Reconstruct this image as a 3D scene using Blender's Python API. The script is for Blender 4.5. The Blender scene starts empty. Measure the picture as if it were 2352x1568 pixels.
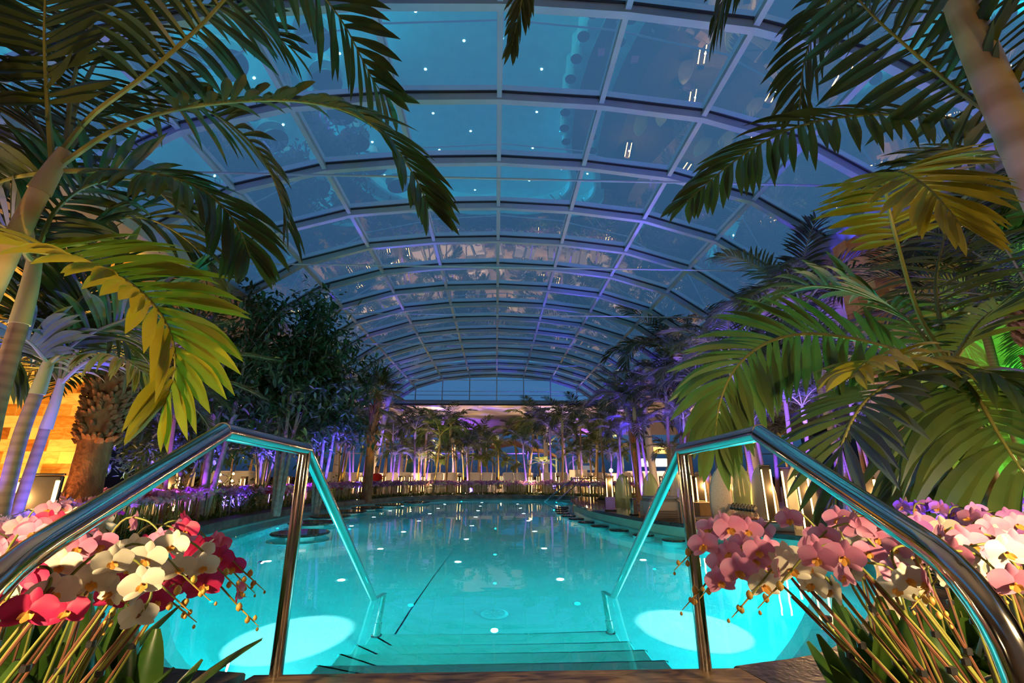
import bpy, math, random
from mathutils import Vector, Matrix
random.seed(7)
R = math.radians
PI = math.pi
SC = bpy.context.scene
COL = SC.collection
U = random.uniform

# ---------------------------------------------------------------- camera, world, exposure
FPX, TH, PS, HC = 1045.3, R(16.3), R(1.95), 0.97     # 16 mm lens, tilted up, camera 0.97 m over the water
cam_data = bpy.data.cameras.new('camera')
cam_data.sensor_width = 36.0
cam_data.lens = 36.0 * FPX / 2352
cam_data.clip_start = 0.05
cam_data.clip_end = 300
cam = bpy.data.objects.new('camera', cam_data)
COL.objects.link(cam)
cam.location = (0, 0, HC)
cam.rotation_euler = (R(90) + TH, 0, -PS)
SC.camera = cam

world = bpy.data.worlds.new('dusk_sky')
SC.world = world
world.use_nodes = True
wn = world.node_tree.nodes
wl = world.node_tree.links
wn.clear()
wo = wn.new('ShaderNodeOutputWorld')
wb = wn.new('ShaderNodeBackground')
wc = wn.new('ShaderNodeTexCoord')
ws = wn.new('ShaderNodeSeparateXYZ')
wr = wn.new('ShaderNodeValToRGB')
wl.new(wc.outputs['Generated'], ws.inputs[0])
wl.new(ws.outputs['Z'], wr.inputs[0])
wl.new(wr.outputs[0], wb.inputs[0])
wl.new(wb.outputs[0], wo.inputs[0])
cr = wr.color_ramp
cr.elements[0].position = 0.0
cr.elements[0].color = (0.008, 0.020, 0.050, 1)
cr.elements[1].position = 1.0
cr.elements[1].color = (0.040, 0.125, 0.250, 1)
e = cr.elements.new(0.16)
e.color = (0.030, 0.098, 0.215, 1)
wb.inputs[1].default_value = 1.8

SC.view_settings.view_transform = 'Standard'
SC.view_settings.look = 'None'
SC.view_settings.exposure = 0.0
SC.view_settings.gamma = 1.0
SC.view_settings.use_curve_mapping = False
cy = SC.cycles
cy.max_bounces = 7
cy.diffuse_bounces = 2
cy.glossy_bounces = 4
cy.transmission_bounces = 4
cy.transparent_max_bounces = 8
cy.sample_clamp_indirect = 4.0
cy.use_denoising = True
cy.use_adaptive_sampling = True
cy.adaptive_threshold = 0.02
cy.use_light_tree = True
cy.caustics_reflective = False
cy.caustics_refractive = True


# ---------------------------------------------------------------- helpers
def ray(x, y):
    u = x - 1176
    v = 784 - y
    F = FPX * math.cos(TH) - v * math.sin(TH)
    W = FPX * math.sin(TH) + v * math.cos(TH)
    return (u * math.cos(PS) + F * math.sin(PS), F * math.cos(PS) - u * math.sin(PS), W)


def PY(x, y, Y):
    a, b, c = ray(x, y)
    t = Y / b
    return Vector((a * t, Y, HC + c * t))


def PZ(x, y, z):
    a, b, c = ray(x, y)
    t = (z - HC) / c
    return Vector((a * t, b * t, z))


def proj(p):
    X, Y, Z = p[0], p[1], p[2] - HC
    F = Y * math.cos(PS) + X * math.sin(PS)
    Q = X * math.cos(PS) - Y * math.sin(PS)
    c = F * math.cos(TH) + Z * math.sin(TH)
    v = -F * math.sin(TH) + Z * math.cos(TH)
    if c < 0.05:
        return (9999, 9999)
    return (1176 + FPX * Q / c, 784 - FPX * v / c)


class MB:
    """collects geometry for ONE mesh object"""
    def __init__(s):
        s.v, s.f, s.m = [], [], []

    def add(s, vs, fs, mi=0):
        o = len(s.v)
        s.v.extend([tuple(p) for p in vs])
        for f in fs:
            s.f.append(tuple(i + o for i in f))
            s.m.append(mi)

    def box(s, c, d, rz=0.0, mi=0, rx=0.0, bev=0.0):
        M = Matrix.Translation(Vector(c)) @ Matrix.Rotation(rz, 4, 'Z') @ Matrix.Rotation(rx, 4, 'X')
        hx, hy, hz = d[0] / 2, d[1] / 2, d[2] / 2
        if bev <= 0:
            vs = [M @ Vector((x, y, z)) for z in (-hz, hz) for x, y in ((-hx, -hy), (hx, -hy), (hx, hy), (-hx, hy))]
            s.add(vs, [(3, 2, 1, 0), (4, 5, 6, 7), (0, 1, 5, 4), (1, 2, 6, 5), (2, 3, 7, 6), (3, 0, 4, 7)], mi)
            return
        b = min(bev, hx * .9, hy * .9, hz * .9)
        rings = []
        for z, k in ((-hz, b), (-hz + b, 0), (hz - b, 0), (hz, b)):
            r = []
            for sx, sy in ((-1, -1), (1, -1), (1, 1), (-1, 1)):
                ax, ay = sx * (hx - k), sy * (hy - k)
                c1 = (ax, ay - sy * b)
                c2 = (ax - sx * b, ay)
                r += [c1, c2] if sx * sy < 0 else [c2, c1]
            rings.append([M @ Vector((x, y, z)) for x, y in r])
        s.loft(rings, mi, True, True)

    def loft(s, rings, mi=0, closed=True, cap=True):
        n = len(rings[0])
        vs = [p for r in rings for p in r]
        fs = []
        for i in range(len(rings) - 1):
            for j in range(n if closed else n - 1):
                k = (j + 1) % n
                fs.append((i * n + j, i * n + k, (i + 1) * n + k, (i + 1) * n + j))
        s.add(vs, fs, mi)
        if cap:      # caps keep vertices of their own so that smooth shading does not bend the sides
            s.add(rings[0], [tuple(range(n - 1, -1, -1))], mi)
            s.add(rings[-1], [tuple(range(n))], mi)

    def tube(s, pts, rad, n=8, mi=0, cap=True):
        pts = [Vector(p) for p in pts]
        if not hasattr(rad, '__len__'):
            rad = [rad] * len(pts)
        t0 = (pts[1] - pts[0]).normalized()
        ref = Vector((0, 0, 1)) if abs(t0.z) < .9 else Vector((1, 0, 0))
        side = t0.cross(ref).normalized()
        rings = []
        for i, p in enumerate(pts):
            if i == 0:
                t = pts[1] - pts[0]
            elif i == len(pts) - 1:
                t = pts[-1] - pts[-2]
            else:
                t = (pts[i + 1] - p).normalized() + (p - pts[i - 1]).normalized()
            t = t.normalized() if t.length > 1e-9 else t0
            side = (side - t * side.dot(t))
            side = side.normalized() if side.length > 1e-6 else t.orthogonal().normalized()
            up = side.cross(t)
            rings.append([p + (side * math.cos(2 * PI * k / n) + up * math.sin(2 * PI * k / n)) * rad[i] for k in range(n)])
        s.loft(rings, mi, True, cap)

    def lathe(s, prof, c=(0, 0, 0), n=16, mi=0):
        c = Vector(c)
        s.loft([[c + Vector((r * math.cos(2 * PI * k / n), r * math.sin(2 * PI * k / n), z)) for k in range(n)] for r, z in prof], mi)

    def prism(s, poly, z0, z1, mi=0):
        s.loft([[Vector((p[0], p[1], z0)) for p in poly], [Vector((p[0], p[1], z1)) for p in poly]], mi)

    def build(s, name, mats, parent=None, smooth=False, origin=None):
        o3 = Vector((0, 0, 0))
        if parent is not None:
            o3 = Vector(parent.get('org', (0, 0, 0)))
        if origin is not None:
            o3 = Vector(origin)
        me = bpy.data.meshes.new(name)
        me.from_pydata([(a - o3.x, b - o3.y, c - o3.z) for a, b, c in s.v], [], s.f)
        if not isinstance(mats, (list, tuple)):
            mats = [mats]
        for m in mats:
            me.materials.append(m)
        if len(mats) > 1:
            me.polygons.foreach_set('material_index', s.m)
        if smooth:
            me.polygons.foreach_set('use_smooth', [True] * len(s.f))
        me.update()
        ob = bpy.data.objects.new(name, me)
        COL.objects.link(ob)
        if parent is not None:
            ob.parent = parent
        elif origin is not None:
            ob.location = o3
        return ob


def tag(o, label=None, cat=None, group=None, kind=None):
    if label:
        o['label'] = label
    if cat:
        o['category'] = cat
    if group:
        o['group'] = group
    if kind:
        o['kind'] = kind
    return o


def root(name, loc, label=None, cat=None, group=None, world_parts=False, rz=0.0):
    o = bpy.data.objects.new(name, None)
    COL.objects.link(o)
    o.empty_display_size = .1
    o.location = loc
    o.rotation_euler = (0, 0, rz)
    if world_parts:
        o['org'] = tuple(loc)
    return tag(o, label, cat, group)


def dup(src, loc, rz=0.0, sc=1.0, label=None, group=None):
    """copy a thing, its parts and sub-parts"""
    def cp(o, par):
        c = o.copy()
        COL.objects.link(c)
        c.parent = par
        for ch in o.children:
            cp(ch, c)
        return c
    c = cp(src, None)
    c.location = loc
    c.rotation_euler = (0, 0, rz)
    c.scale = (sc, sc, sc)
    if label:
        c['label'] = label
    if group:
        c['group'] = group
    return c


def kill(src):
    for ch in list(src.children):
        kill(ch)
    bpy.data.objects.remove(src)


ORD = ['first', 'second', 'third', 'fourth', 'fifth', 'sixth', 'seventh', 'eighth', 'ninth', 'tenth', 'eleventh', 'twelfth',
       'thirteenth', 'fourteenth', 'fifteenth', 'sixteenth', 'seventeenth', 'eighteenth', 'nineteenth', 'twentieth']


def ordn(i):
    if i < 20:
        return ORD[i]
    t = {2: 'twenty', 3: 'thirty', 4: 'forty', 5: 'fifty', 6: 'sixty', 7: 'seventy'}[(i + 1) // 10]
    if (i + 1) % 10 == 0:
        return t[:-1] + 'ieth'
    return t + '-' + ORD[i % 10]


def rank_labels(objs, fmt, one=None):
    """number look-alikes from the left as the camera sees them"""
    bpy.context.view_layer.update()
    objs = sorted(objs, key=lambda o: proj(o.location)[0])
    for i, o in enumerate(objs):
        o['label'] = one if (one and len(objs) == 1) else fmt % ordn(i)


def crom(pts, n=6):
    """smooth curve through pts"""
    pts = [Vector(p) for p in pts]
    if len(pts) < 3:
        return pts
    P = [pts[0] * 2 - pts[1]] + pts + [pts[-1] * 2 - pts[-2]]
    out = []
    for i in range(1, len(P) - 2):
        for k in range(n):
            t = k / n
            a, b, c, d = P[i - 1], P[i], P[i + 1], P[i + 2]
            out.append(.5 * ((2 * b) + (c - a) * t + (2 * a - 5 * b + 4 * c - d) * t * t + (3 * b - a - 3 * c + d) * t ** 3))
    out.append(pts[-1])
    return out


def resample(pts, n):
    L = [0]
    for i in range(1, len(pts)):
        L.append(L[-1] + (pts[i] - pts[i - 1]).length)
    out = []
    j = 0
    for k in range(n):
        d = L[-1] * k / (n - 1)
        while j < len(L) - 2 and L[j + 1] < d:
            j += 1
        s = L[j + 1] - L[j]
        out.append(pts[j].lerp(pts[j + 1], min(1, (d - L[j]) / s) if s > 0 else 0))
    return out


# ---------------------------------------------------------------- materials
def nt(m):
    return m.node_tree.nodes, m.node_tree.links


def mat(name, col, rough=.5, metal=0.0, noise=0.0, nscale=8.0, col2=None, bump=0.0, bscale=30.0, emit=None, estr=0.0, spec=.5, coord='Object', stretch=(1, 1, 1), coat=0.0):
    m = bpy.data.materials.new(name)
    m.use_nodes = True
    N, L = nt(m)
    b = N['Principled BSDF']
    b.inputs['Base Color'].default_value = (*col, 1)
    b.inputs['Roughness'].default_value = rough
    b.inputs['Metallic'].default_value = metal
    b.inputs['Specular IOR Level'].default_value = spec
    b.inputs['Coat Weight'].default_value = coat
    if emit:
        b.inputs['Emission Color'].default_value = (*emit, 1)
        b.inputs['Emission Strength'].default_value = estr
    tc = N.new('ShaderNodeTexCoord')
    mp = N.new('ShaderNodeMapping')
    mp.inputs['Scale'].default_value = stretch
    L.new(tc.outputs[coord], mp.inputs[0])
    if col2:
        t = N.new('ShaderNodeTexNoise')
        t.inputs['Scale'].default_value = nscale
        t.inputs['Detail'].default_value = 5
        L.new(mp.outputs[0], t.inputs['Vector'])
        r = N.new('ShaderNodeValToRGB')
        r.color_ramp.elements[0].position = .35
        r.color_ramp.elements[1].position = .65
        r.color_ramp.elements[0].color = (*col, 1)
        r.color_ramp.elements[1].color = (*col2, 1)
        L.new(t.outputs[0], r.inputs[0])
        L.new(r.outputs[0], b.inputs['Base Color'])
    if bump > 0:
        t2 = N.new('ShaderNodeTexNoise')
        t2.inputs['Scale'].default_value = bscale
        t2.inputs['Detail'].default_value = 3
        L.new(mp.outputs[0], t2.inputs['Vector'])
        bm = N.new('ShaderNodeBump')
        bm.inputs['Strength'].default_value = bump
        bm.inputs['Distance'].default_value = .02
        L.new(t2.outputs[0], bm.inputs['Height'])
        L.new(bm.outputs[0], b.inputs['Normal'])
    return m


def emis(name, col, s):
    m = bpy.data.materials.new(name)
    m.use_nodes = True
    N, L = nt(m)
    N.clear()
    o = N.new('ShaderNodeOutputMaterial')
    e = N.new('ShaderNodeEmission')
    e.inputs[0].default_value = (*col, 1)
    e.inputs[1].default_value = s
    L.new(e.outputs[0], o.inputs[0])
    return m


def leafmat(name, c1, c2, rough=.42, trans=.3, nscale=3.0):
    m = mat(name, c1, rough, col2=c2, nscale=nscale, spec=.4)
    N, L = nt(m)
    b = N['Principled BSDF']
    o = N['Material Output']
    t = N.new('ShaderNodeBsdfTranslucent')
    t.inputs[0].default_value = (c2[0] * 1.5, c2[1] * 1.5, c2[2] * 1.0, 1)
    mx = N.new('ShaderNodeMixShader')
    mx.inputs[0].default_value = trans
    L.new(b.outputs[0], mx.inputs[1])
    L.new(t.outputs[0], mx.inputs[2])
    L.new(mx.outputs[0], o.inputs[0])
    return m


def trunkmat(name, c1, c2, rings=14.0, rough=.7):
    m = mat(name, c1, rough)
    N, L = nt(m)
    b = N['Principled BSDF']
    tc = N.new('ShaderNodeTexCoord')
    w = N.new('ShaderNodeTexWave')
    w.bands_direction = 'Z'
    w.inputs['Scale'].default_value = rings
    w.inputs['Distortion'].default_value = 2.5
    w.inputs['Detail'].default_value = 3
    L.new(tc.outputs['Object'], w.inputs['Vector'])
    r = N.new('ShaderNodeValToRGB')
    r.color_ramp.elements[0].position = .1
    r.color_ramp.elements[0].color = (*c1, 1)
    r.color_ramp.elements[1].position = .7
    r.color_ramp.elements[1].color = (*c2, 1)
    L.new(w.outputs['Fac'], r.inputs[0])
    L.new(r.outputs[0], b.inputs['Base Color'])
    bm = N.new('ShaderNodeBump')
    bm.inputs['Strength'].default_value = .2
    bm.inputs['Distance'].default_value = .004
    L.new(w.outputs['Fac'], bm.inputs['Height'])
    L.new(bm.outputs[0], b.inputs['Normal'])
    return m


M = {}
M['leaf_dark'] = leafmat('palm_leaf', (.032, .056, .020), (.076, .096, .028), trans=.25)
M['leaf_mid'] = leafmat('palm_leaf_fresh', (.045, .090, .026), (.110, .155, .036))
M['leaf_lit_yellow'] = leafmat('palm_leaf_yellow_lit', (.19, .19, .015), (.34, .29, .025), nscale=2)  # yellow light on the fronds is put into this leaf colour
M['leaf_tree'] = leafmat('broad_leaf', (.018, .056, .022), (.040, .100, .034), trans=.2)
M['orchid_leaf'] = leafmat('orchid_leaf', (.030, .080, .012), (.070, .135, .020), rough=.3, trans=.1, nscale=6)
M['rachis'] = mat('leaf_rib', (.20, .22, .05), .45, col2=(.28, .25, .07), nscale=10)
M['crownshaft'] = mat('crownshaft', (.42, .44, .20), .4, col2=(.50, .40, .24), nscale=4, bump=.15, stretch=(1, 1, .25))
M['trunk'] = trunkmat('ringed_trunk', (.225, .15, .08), (.30, .205, .11), 5)
M['trunk_pale'] = trunkmat('pale_ringed_trunk', (.50, .36, .17), (.66, .53, .30), 1.3, .4)
M['trunk_date'] = mat('fibrous_trunk', (.13, .05, .02), .85, col2=(.26, .12, .045), nscale=9, bump=.8, bscale=25, stretch=(1, 1, .35))
M['bark'] = mat('grey_bark', (.16, .14, .12), .8, col2=(.28, .25, .21), nscale=12, bump=.4)
M['steel'] = mat('polished_steel', (.62, .58, .54), .09, 1.0, bump=.03, bscale=6)
M['alu'] = mat('roof_aluminium', (.36, .47, .52), .45, .15, col2=(.40, .51, .56), nscale=3)
M['gasket'] = mat('black_gasket', (.008, .008, .010), .6)
M['white_paint'] = mat('white_paint', (.78, .74, .70), .6, col2=(.83, .79, .75), nscale=2)
M['plaster'] = mat('smooth_plaster', (.72, .67, .64), .75, col2=(.78, .73, .70), nscale=.6)
M['cushion'] = mat('white_cushion', (.80, .77, .72), .85, bump=.15, bscale=60)
M['black_metal'] = mat('bronze_lamp_body', (.035, .028, .022), .38, .6, col2=(.05, .04, .03), nscale=4)
M['strip'] = emis('warm_lamp_strip', (1.0, .52, .16), 12.0)
M['strip_far'] = emis('warm_lamp_strip_far', (1.0, .50, .15), 9.0)
M['star'] = emis('cold_led', (.75, .97, 1.0), 60.0)
M['terrace'] = mat('terrace_stone', (.34, .27, .21), .5, col2=(.42, .34, .27), nscale=1.4)
M['soil'] = mat('dark_planting_soil', (.035, .026, .018), .9, col2=(.06, .045, .03), nscale=20, bump=.6)
M['tile'] = mat('turquoise_tile', (.21, .76, .75), .4, col2=(.24, .82, .81), nscale=3)
M['step_tile'] = mat('teal_step_tile', (.16, .60, .56), .35, col2=(.20, .68, .64), nscale=5)
M['stone_dark'] = mat('wet_dark_marble', (.016, .014, .012), .30, col2=(.10, .085, .07), nscale=5, bump=.2)
M['bar_top'] = mat('black_polished_granite', (.012, .010, .010), .06, col2=(.05, .04, .035), nscale=30)
M['black_plastic'] = mat('black_plastic', (.02, .02, .022), .4)
M['grey_plastic'] = mat('grey_appliance', (.22, .20, .22), .45)
M['cardboard'] = mat('cardboard', (.30, .19, .09), .8, col2=(.35, .23, .12), nscale=6)
M['pot'] = mat('clear_pot', (.12, .10, .07), .4)


def grid_bump(m, sx, strength, dist=.006):
    """raised pimples / ribs on the pool floor"""
    N, L = nt(m)
    b = N['Principled BSDF']
    tc = N.new('ShaderNodeTexCoord')
    v = N.new('ShaderNodeTexVoronoi')
    v.inputs['Scale'].default_value = sx
    v.inputs['Randomness'].default_value = 0
    L.new(tc.outputs['Object'], v.inputs['Vector'])
    bm = N.new('ShaderNodeBump')
    bm.inputs['Strength'].default_value = strength
    bm.inputs['Distance'].default_value = dist
    L.new(v.outputs['Distance'], bm.inputs['Height'])
    L.new(bm.outputs[0], b.inputs['Normal'])


grid_bump(M['tile'], 16.0, .5)


def make_slab_mat():
    m = mat('brown_sandstone', (.30, .19, .10), .32, spec=.4)
    N, L = nt(m)
    b = N['Principled BSDF']
    tc = N.new('ShaderNodeTexCoord')
    mp = N.new('ShaderNodeMapping')
    mp.inputs['Scale'].default_value = (1.2, 5.0, 1)
    mp.inputs['Rotation'].default_value = (0, 0, .3)
    n = N.new('ShaderNodeTexNoise')
    n.inputs['Scale'].default_value = 3.5
    n.inputs['Detail'].default_value = 9
    n.inputs['Distortion'].default_value = 1.6
    r = N.new('ShaderNodeValToRGB')
    r.color_ramp.elements[0].position = .34
    r.color_ramp.elements[0].color = (.07, .035, .018, 1)
    r.color_ramp.elements[1].position = .68
    r.color_ramp.elements[1].color = (.42, .26, .13, 1)
    L.new(tc.outputs['Object'], mp.inputs[0])
    L.new(mp.outputs[0], n.inputs['Vector'])
    L.new(n.outputs[0], r.inputs[0])
    L.new(r.outputs[0], b.inputs['Base Color'])
    return m


M['slab'] = make_slab_mat()


def make_salt(name, ecol, es, emin):
    """back-lit salt bricks: each brick its own tone, glowing"""
    m = bpy.data.materials.new(name)
    m.use_nodes = True
    N, L = nt(m)
    b = N['Principled BSDF']
    tc = N.new('ShaderNodeTexCoord')
    mp = N.new('ShaderNodeMapping')
    mp.inputs['Rotation'].default_value = (R(90), 0, 0)
    br = N.new('ShaderNodeTexBrick')
    br.inputs['Scale'].default_value = 1.0
    br.inputs['Mortar Size'].default_value = .004
    br.inputs['Brick Width'].default_value = .44
    br.inputs['Row Height'].default_value = .19
    br.inputs['Color1'].default_value = (0, 0, 0, 1)
    br.inputs['Color2'].default_value = (1, 1, 1, 1)
    br.inputs['Mortar'].default_value = (.5, .5, .5, 1)
    br.inputs['Bias'].default_value = 0
    L.new(tc.outputs['Object'], mp.inputs[0])
    L.new(mp.outputs[0], br.inputs['Vector'])
    n = N.new('ShaderNodeTexNoise')
    n.inputs['Scale'].default_value = 7
    n.inputs['Detail'].default_value = 6
    n.inputs['Distortion'].default_value = 1.2
    mp2 = N.new('ShaderNodeMapping')
    mp2.inputs['Scale'].default_value = (.5, 1, 1.6)
    L.new(tc.outputs['Object'], mp2.inputs[0])
    L.new(mp2.outputs[0], n.inputs['Vector'])
    mx = N.new('ShaderNodeMix')
    mx.data_type = 'FLOAT'
    mx.inputs[0].default_value = .5
    L.new(br.outputs['Color'], mx.inputs[2])
    L.new(n.outputs[0], mx.inputs[3])
    r = N.new('ShaderNodeValToRGB')
    r.color_ramp.elements[0].position = .16
    r.color_ramp.elements[0].color = (*ecol[0], 1)
    r.color_ramp.elements[1].position = .74
    r.color_ramp.elements[1].color = (*ecol[2], 1)
    q = r.color_ramp.elements.new(.42)
    q.color = (*ecol[1], 1)
    L.new(mx.outputs[0], r.inputs[0])
    L.new(r.outputs[0], b.inputs['Emission Color'])
    L.new(r.outputs[0], b.inputs['Base Color'])
    b.inputs['Emission Strength'].default_value = es
    b.inputs['Roughness'].default_value = .5
    return m


M['salt'] = make_salt('backlit_salt_bricks', ((.28, .035, .004), (.80, .22, .012), (1.0, .60, .08)), .85, .2)
M['salt_dim'] = make_salt('dim_salt_bricks', ((.20, .06, .02), (.50, .20, .06), (.66, .40, .16)), .12, .2)


def make_glass(name, tint, base, k, p=3.0):
    """clear architectural pane: transparent, mirror-like towards grazing"""
    m = bpy.data.materials.new(name)
    m.use_nodes = True
    N, L = nt(m)
    N.clear()
    o = N.new('ShaderNodeOutputMaterial')
    t = N.new('ShaderNodeBsdfTransparent')
    t.inputs[0].default_value = (*tint, 1)
    g = N.new('ShaderNodeBsdfGlossy')
    g.inputs['Roughness'].default_value = 0.0
    g.inputs[0].default_value = (.95, .97, 1, 1)
    lw = N.new('ShaderNodeLayerWeight')
    lw.inputs[0].default_value = .5
    pw = N.new('ShaderNodeMath')
    pw.operation = 'POWER'
    pw.inputs[1].default_value = p
    ma = N.new('ShaderNodeMath')
    ma.operation = 'MULTIPLY_ADD'
    ma.inputs[1].default_value = k
    ma.inputs[2].default_value = base
    mx = N.new('ShaderNodeMixShader')
    L.new(lw.outputs['Facing'], pw.inputs[0])
    L.new(pw.outputs[0], ma.inputs[0])
    L.new(ma.outputs[0], mx.inputs[0])
    L.new(t.outputs[0], mx.inputs[1])
    L.new(g.outputs[0], mx.inputs[2])
    L.new(mx.outputs[0], o.inputs[0])
    return m


M['roof_glass'] = make_glass('roof_glass', (.97, .98, 1), .42, .50, 1.6)
M['wall_glass'] = make_glass('wall_glass', (.9, .93, .97), .10, .6)
M['board_glass'] = make_glass('frosted_board_glass', (.9, .9, .85), .2, .5)
M['clear_glass'] = make_glass('bottle_glass', (.95, .9, .9), .12, .6)


def make_water():
    m = bpy.data.materials.new('pool_water')
    m.use_nodes = True
    N, L = nt(m)
    N.clear()
    o = N.new('ShaderNodeOutputMaterial')
    g = N.new('ShaderNodeBsdfGlass')
    g.inputs['Color'].default_value = (.88, 1, 1, 1)
    g.inputs['IOR'].default_value = 1.33
    g.inputs['Roughness'].default_value = 0.0
    tc = N.new('ShaderNodeTexCoord')
    n = N.new('ShaderNodeTexNoise')
    n.inputs['Scale'].default_value = 1.7
    n.inputs['Detail'].default_value = 2
    b = N.new('ShaderNodeBump')
    b.inputs['Strength'].default_value = .10
    b.inputs['Distance'].default_value = .03
    L.new(tc.outputs['Object'], n.inputs['Vector'])
    L.new(n.outputs[0], b.inputs['Height'])
    L.new(b.outputs[0], g.inputs['Normal'])
    L.new(g.outputs[0], o.inputs[0])
    return m


M['water'] = make_water()


def lamp(name, kind, loc, col, power, size=.05, aim=None, angle=60, blend=.6):
    d = bpy.data.lights.new(name, kind)
    d.color = col
    d.energy = power
    if kind == 'AREA':
        d.size = size
    else:
        d.shadow_soft_size = size
    if kind == 'SPOT':
        d.spot_size = R(angle)
        d.spot_blend = blend
    o = bpy.data.objects.new(name, d)
    COL.objects.link(o)
    o.location = loc
    if aim is not None:
        o.rotation_euler = (Vector(aim) - Vector(loc)).to_track_quat('-Z', 'Y').to_euler()
    return o
# ---------------------------------------------------------------- pool basin, water, curb, ground
OUT0 = [(-1.05, 2.28), (-1.5, 2.38), (-1.95, 2.68), (-2.75, 3.52), (-3.75, 5.1), (-4.42, 6.9), (-4.85, 8.4), (-5.04, 10.1), (-5.06, 11.6),
        (-4.98, 13.0), (-4.62, 15.4), (-3.80, 17.7), (-2.4, 19.15), (-.7, 19.85), (1.1, 19.8), (2.6, 18.95), (3.15, 17.7), (2.85, 16.1),
        (2.36, 14.5), (2.20, 12.6), (2.27, 10.8), (2.55, 9.2), (2.83, 8.1), (3.12, 7.5), (3.43, 6.85), (3.78, 6.35), (4.0, 5.9), (3.92, 5.2),
        (3.5, 4.5), (2.86, 3.70), (2.25, 3.02), (1.6, 2.46), (1.05, 2.28)]


def smooth2(P, n=4):
    return [(v.x, v.y) for v in crom([Vector((a, b, 0)) for a, b in P], n)]


OUT = smooth2(OUT0)          # runs clockwise seen from above, starts and ends at the slab


def offs(P, d):
    """offset to the outside (left of travel on a clockwise loop)"""
    out = []
    n = len(P)
    for i in range(n):
        a = Vector(P[max(i - 1, 0)])
        b = Vector(P[min(i + 1, n - 1)])
        t = (b - a).normalized()
        out.append((P[i][0] - t.y * d, P[i][1] + t.x * d))
    return out


IN1 = offs(OUT, -.42)
for i in range(len(IN1)):
    x, y = IN1[i]
    if y < 2.3:
        y = 2.3
    IN1[i] = (x, y)
IN1[0] = (-1.05, 2.3)
IN1[-1] = (1.05, 2.3)
IN2 = offs(IN1, -.10)
IN2[0] = (-1.05, 2.31)
IN2[-1] = (1.05, 2.31)
DEP = -1.35
mb = MB()
rings = [[Vector((x, y, 0.02)) for x, y in OUT], [Vector((x, y, -.42)) for x, y in OUT], [Vector((x, y, -.44)) for x, y in IN1],
         [Vector((x, y, -.52)) for x, y in IN2], [Vector((x, y, DEP)) for x, y in IN2]]
mb.loft(rings, 0, True, False)
ctr = Vector((-.6, 9.5, DEP))
n = len(IN2)
mb.add([Vector((x, y, DEP)) for x, y in IN2] + [ctr], [(i, (i + 1) % n, n) for i in range(n)])
tag(mb.build('pool_basin', M['tile']), 'turquoise tiled basin of the curved swimming pool', 'pool', kind='structure')

mb = MB()
n = len(OUT)
mb.add([Vector((x, y, 0)) for x, y in OUT] + [Vector((-.6, 9.5, 0))], [((i + 1) % n, i, n) for i in range(n)])
w = mb.build('pool_water', M['water'])
tag(w, 'still turquoise water filling the curved pool', 'water', kind='structure')

# steps down into the water
mb = MB()
for k, (y1, z) in enumerate([(2.72, -.05), (3.15, -.31), (3.57, -.57), (3.98, -.83), (4.45, -1.09)]):
    mb.box((0, (2.0 + y1) / 2 + .14, (z + DEP - .02) / 2), (2.10, y1 - 2.28, z - DEP + .02), bev=.012)
    for j in range(-3, 4):
        pass
tag(mb.build('trim_1', M['step_tile']), 'five teal tiled steps leading down into the pool', 'steps', kind='structure')

# stone curb along the pool (left and far side), round the near right side
def band(P, d0, d1, z0, z1, name, m, n0, n1):
    A = offs(P, d0)[n0:n1]
    B = offs(P, d1)[n0:n1]
    mb = MB()
    r = []
    for a, b in zip(A, B):
        r.append([Vector((a[0], a[1], z0)), Vector((a[0], a[1], z1 - .01)), Vector((a[0] + (b[0] - a[0]) * .04, a[1] + (b[1] - a[1]) * .04, z1)),
                  Vector((b[0], b[1], z1)), Vector((b[0], b[1], z0))])
    mb.loft(r, 0, True, True)
    return mb.build(name, m)


n = len(OUT)
iy = [i for i, p in enumerate(OUT) if p[0] > 2 and p[1] < 16.4]
BAR0 = iy[0]
BAR1 = [i for i, p in enumerate(OUT) if i > BAR0 and p[1] < 5.7][0]
tag(band(OUT, 0, .34, -.05, .17, 'trim_2', M['stone_dark'], 0, BAR0 + 1), 'dark marbled stone curb round the left and far pool edge', 'curb', kind='structure')
tag(band(OUT, 0, .34, -.05, .17, 'trim_3', M['stone_dark'], BAR1 - 1, n), 'dark marbled stone curb on the near right pool edge', 'curb', kind='structure')

# ground: ring from the curb outwards
GP = offs(OUT, .30)
c = Vector((-.6, 9.5))
mb = MB()
far = []
for x, y in GP:
    d = (Vector((x, y)) - c).normalized()
    t = min((24 / abs(d.x)) if abs(d.x) > 1e-6 else 1e9, ((52 - 9.5) / d.y) if d.y > 1e-6 else ((18.5) / -d.y if d.y < -1e-6 else 1e9))
    far.append(c + d * t)
mid = [Vector(g) + (f - Vector(g)).normalized() * 2.6 for g, f in zip(GP, far)]
n = len(GP)
mb.loft([[Vector((g[0], g[1], .10)) for g in GP], [Vector((g[0], g[1], .101)) for g in mid]], 0, False, False)
mb.loft([[Vector((g[0], g[1], .101)) for g in mid], [Vector((g[0], g[1], .102)) for g in far]], 1, False, False)
a, b = far[0], far[-1]
mb.add([(GP[0][0], GP[0][1], .10), (GP[-1][0], GP[-1][1], .10), (b.x, b.y, .10), (a.x, a.y, .10)], [(0, 1, 2, 3)], 1)
tag(mb.build('floor', [M['soil'], M['terrace']]), 'planting soil and stone terrace around the pool', 'floor', kind='structure')

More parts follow.
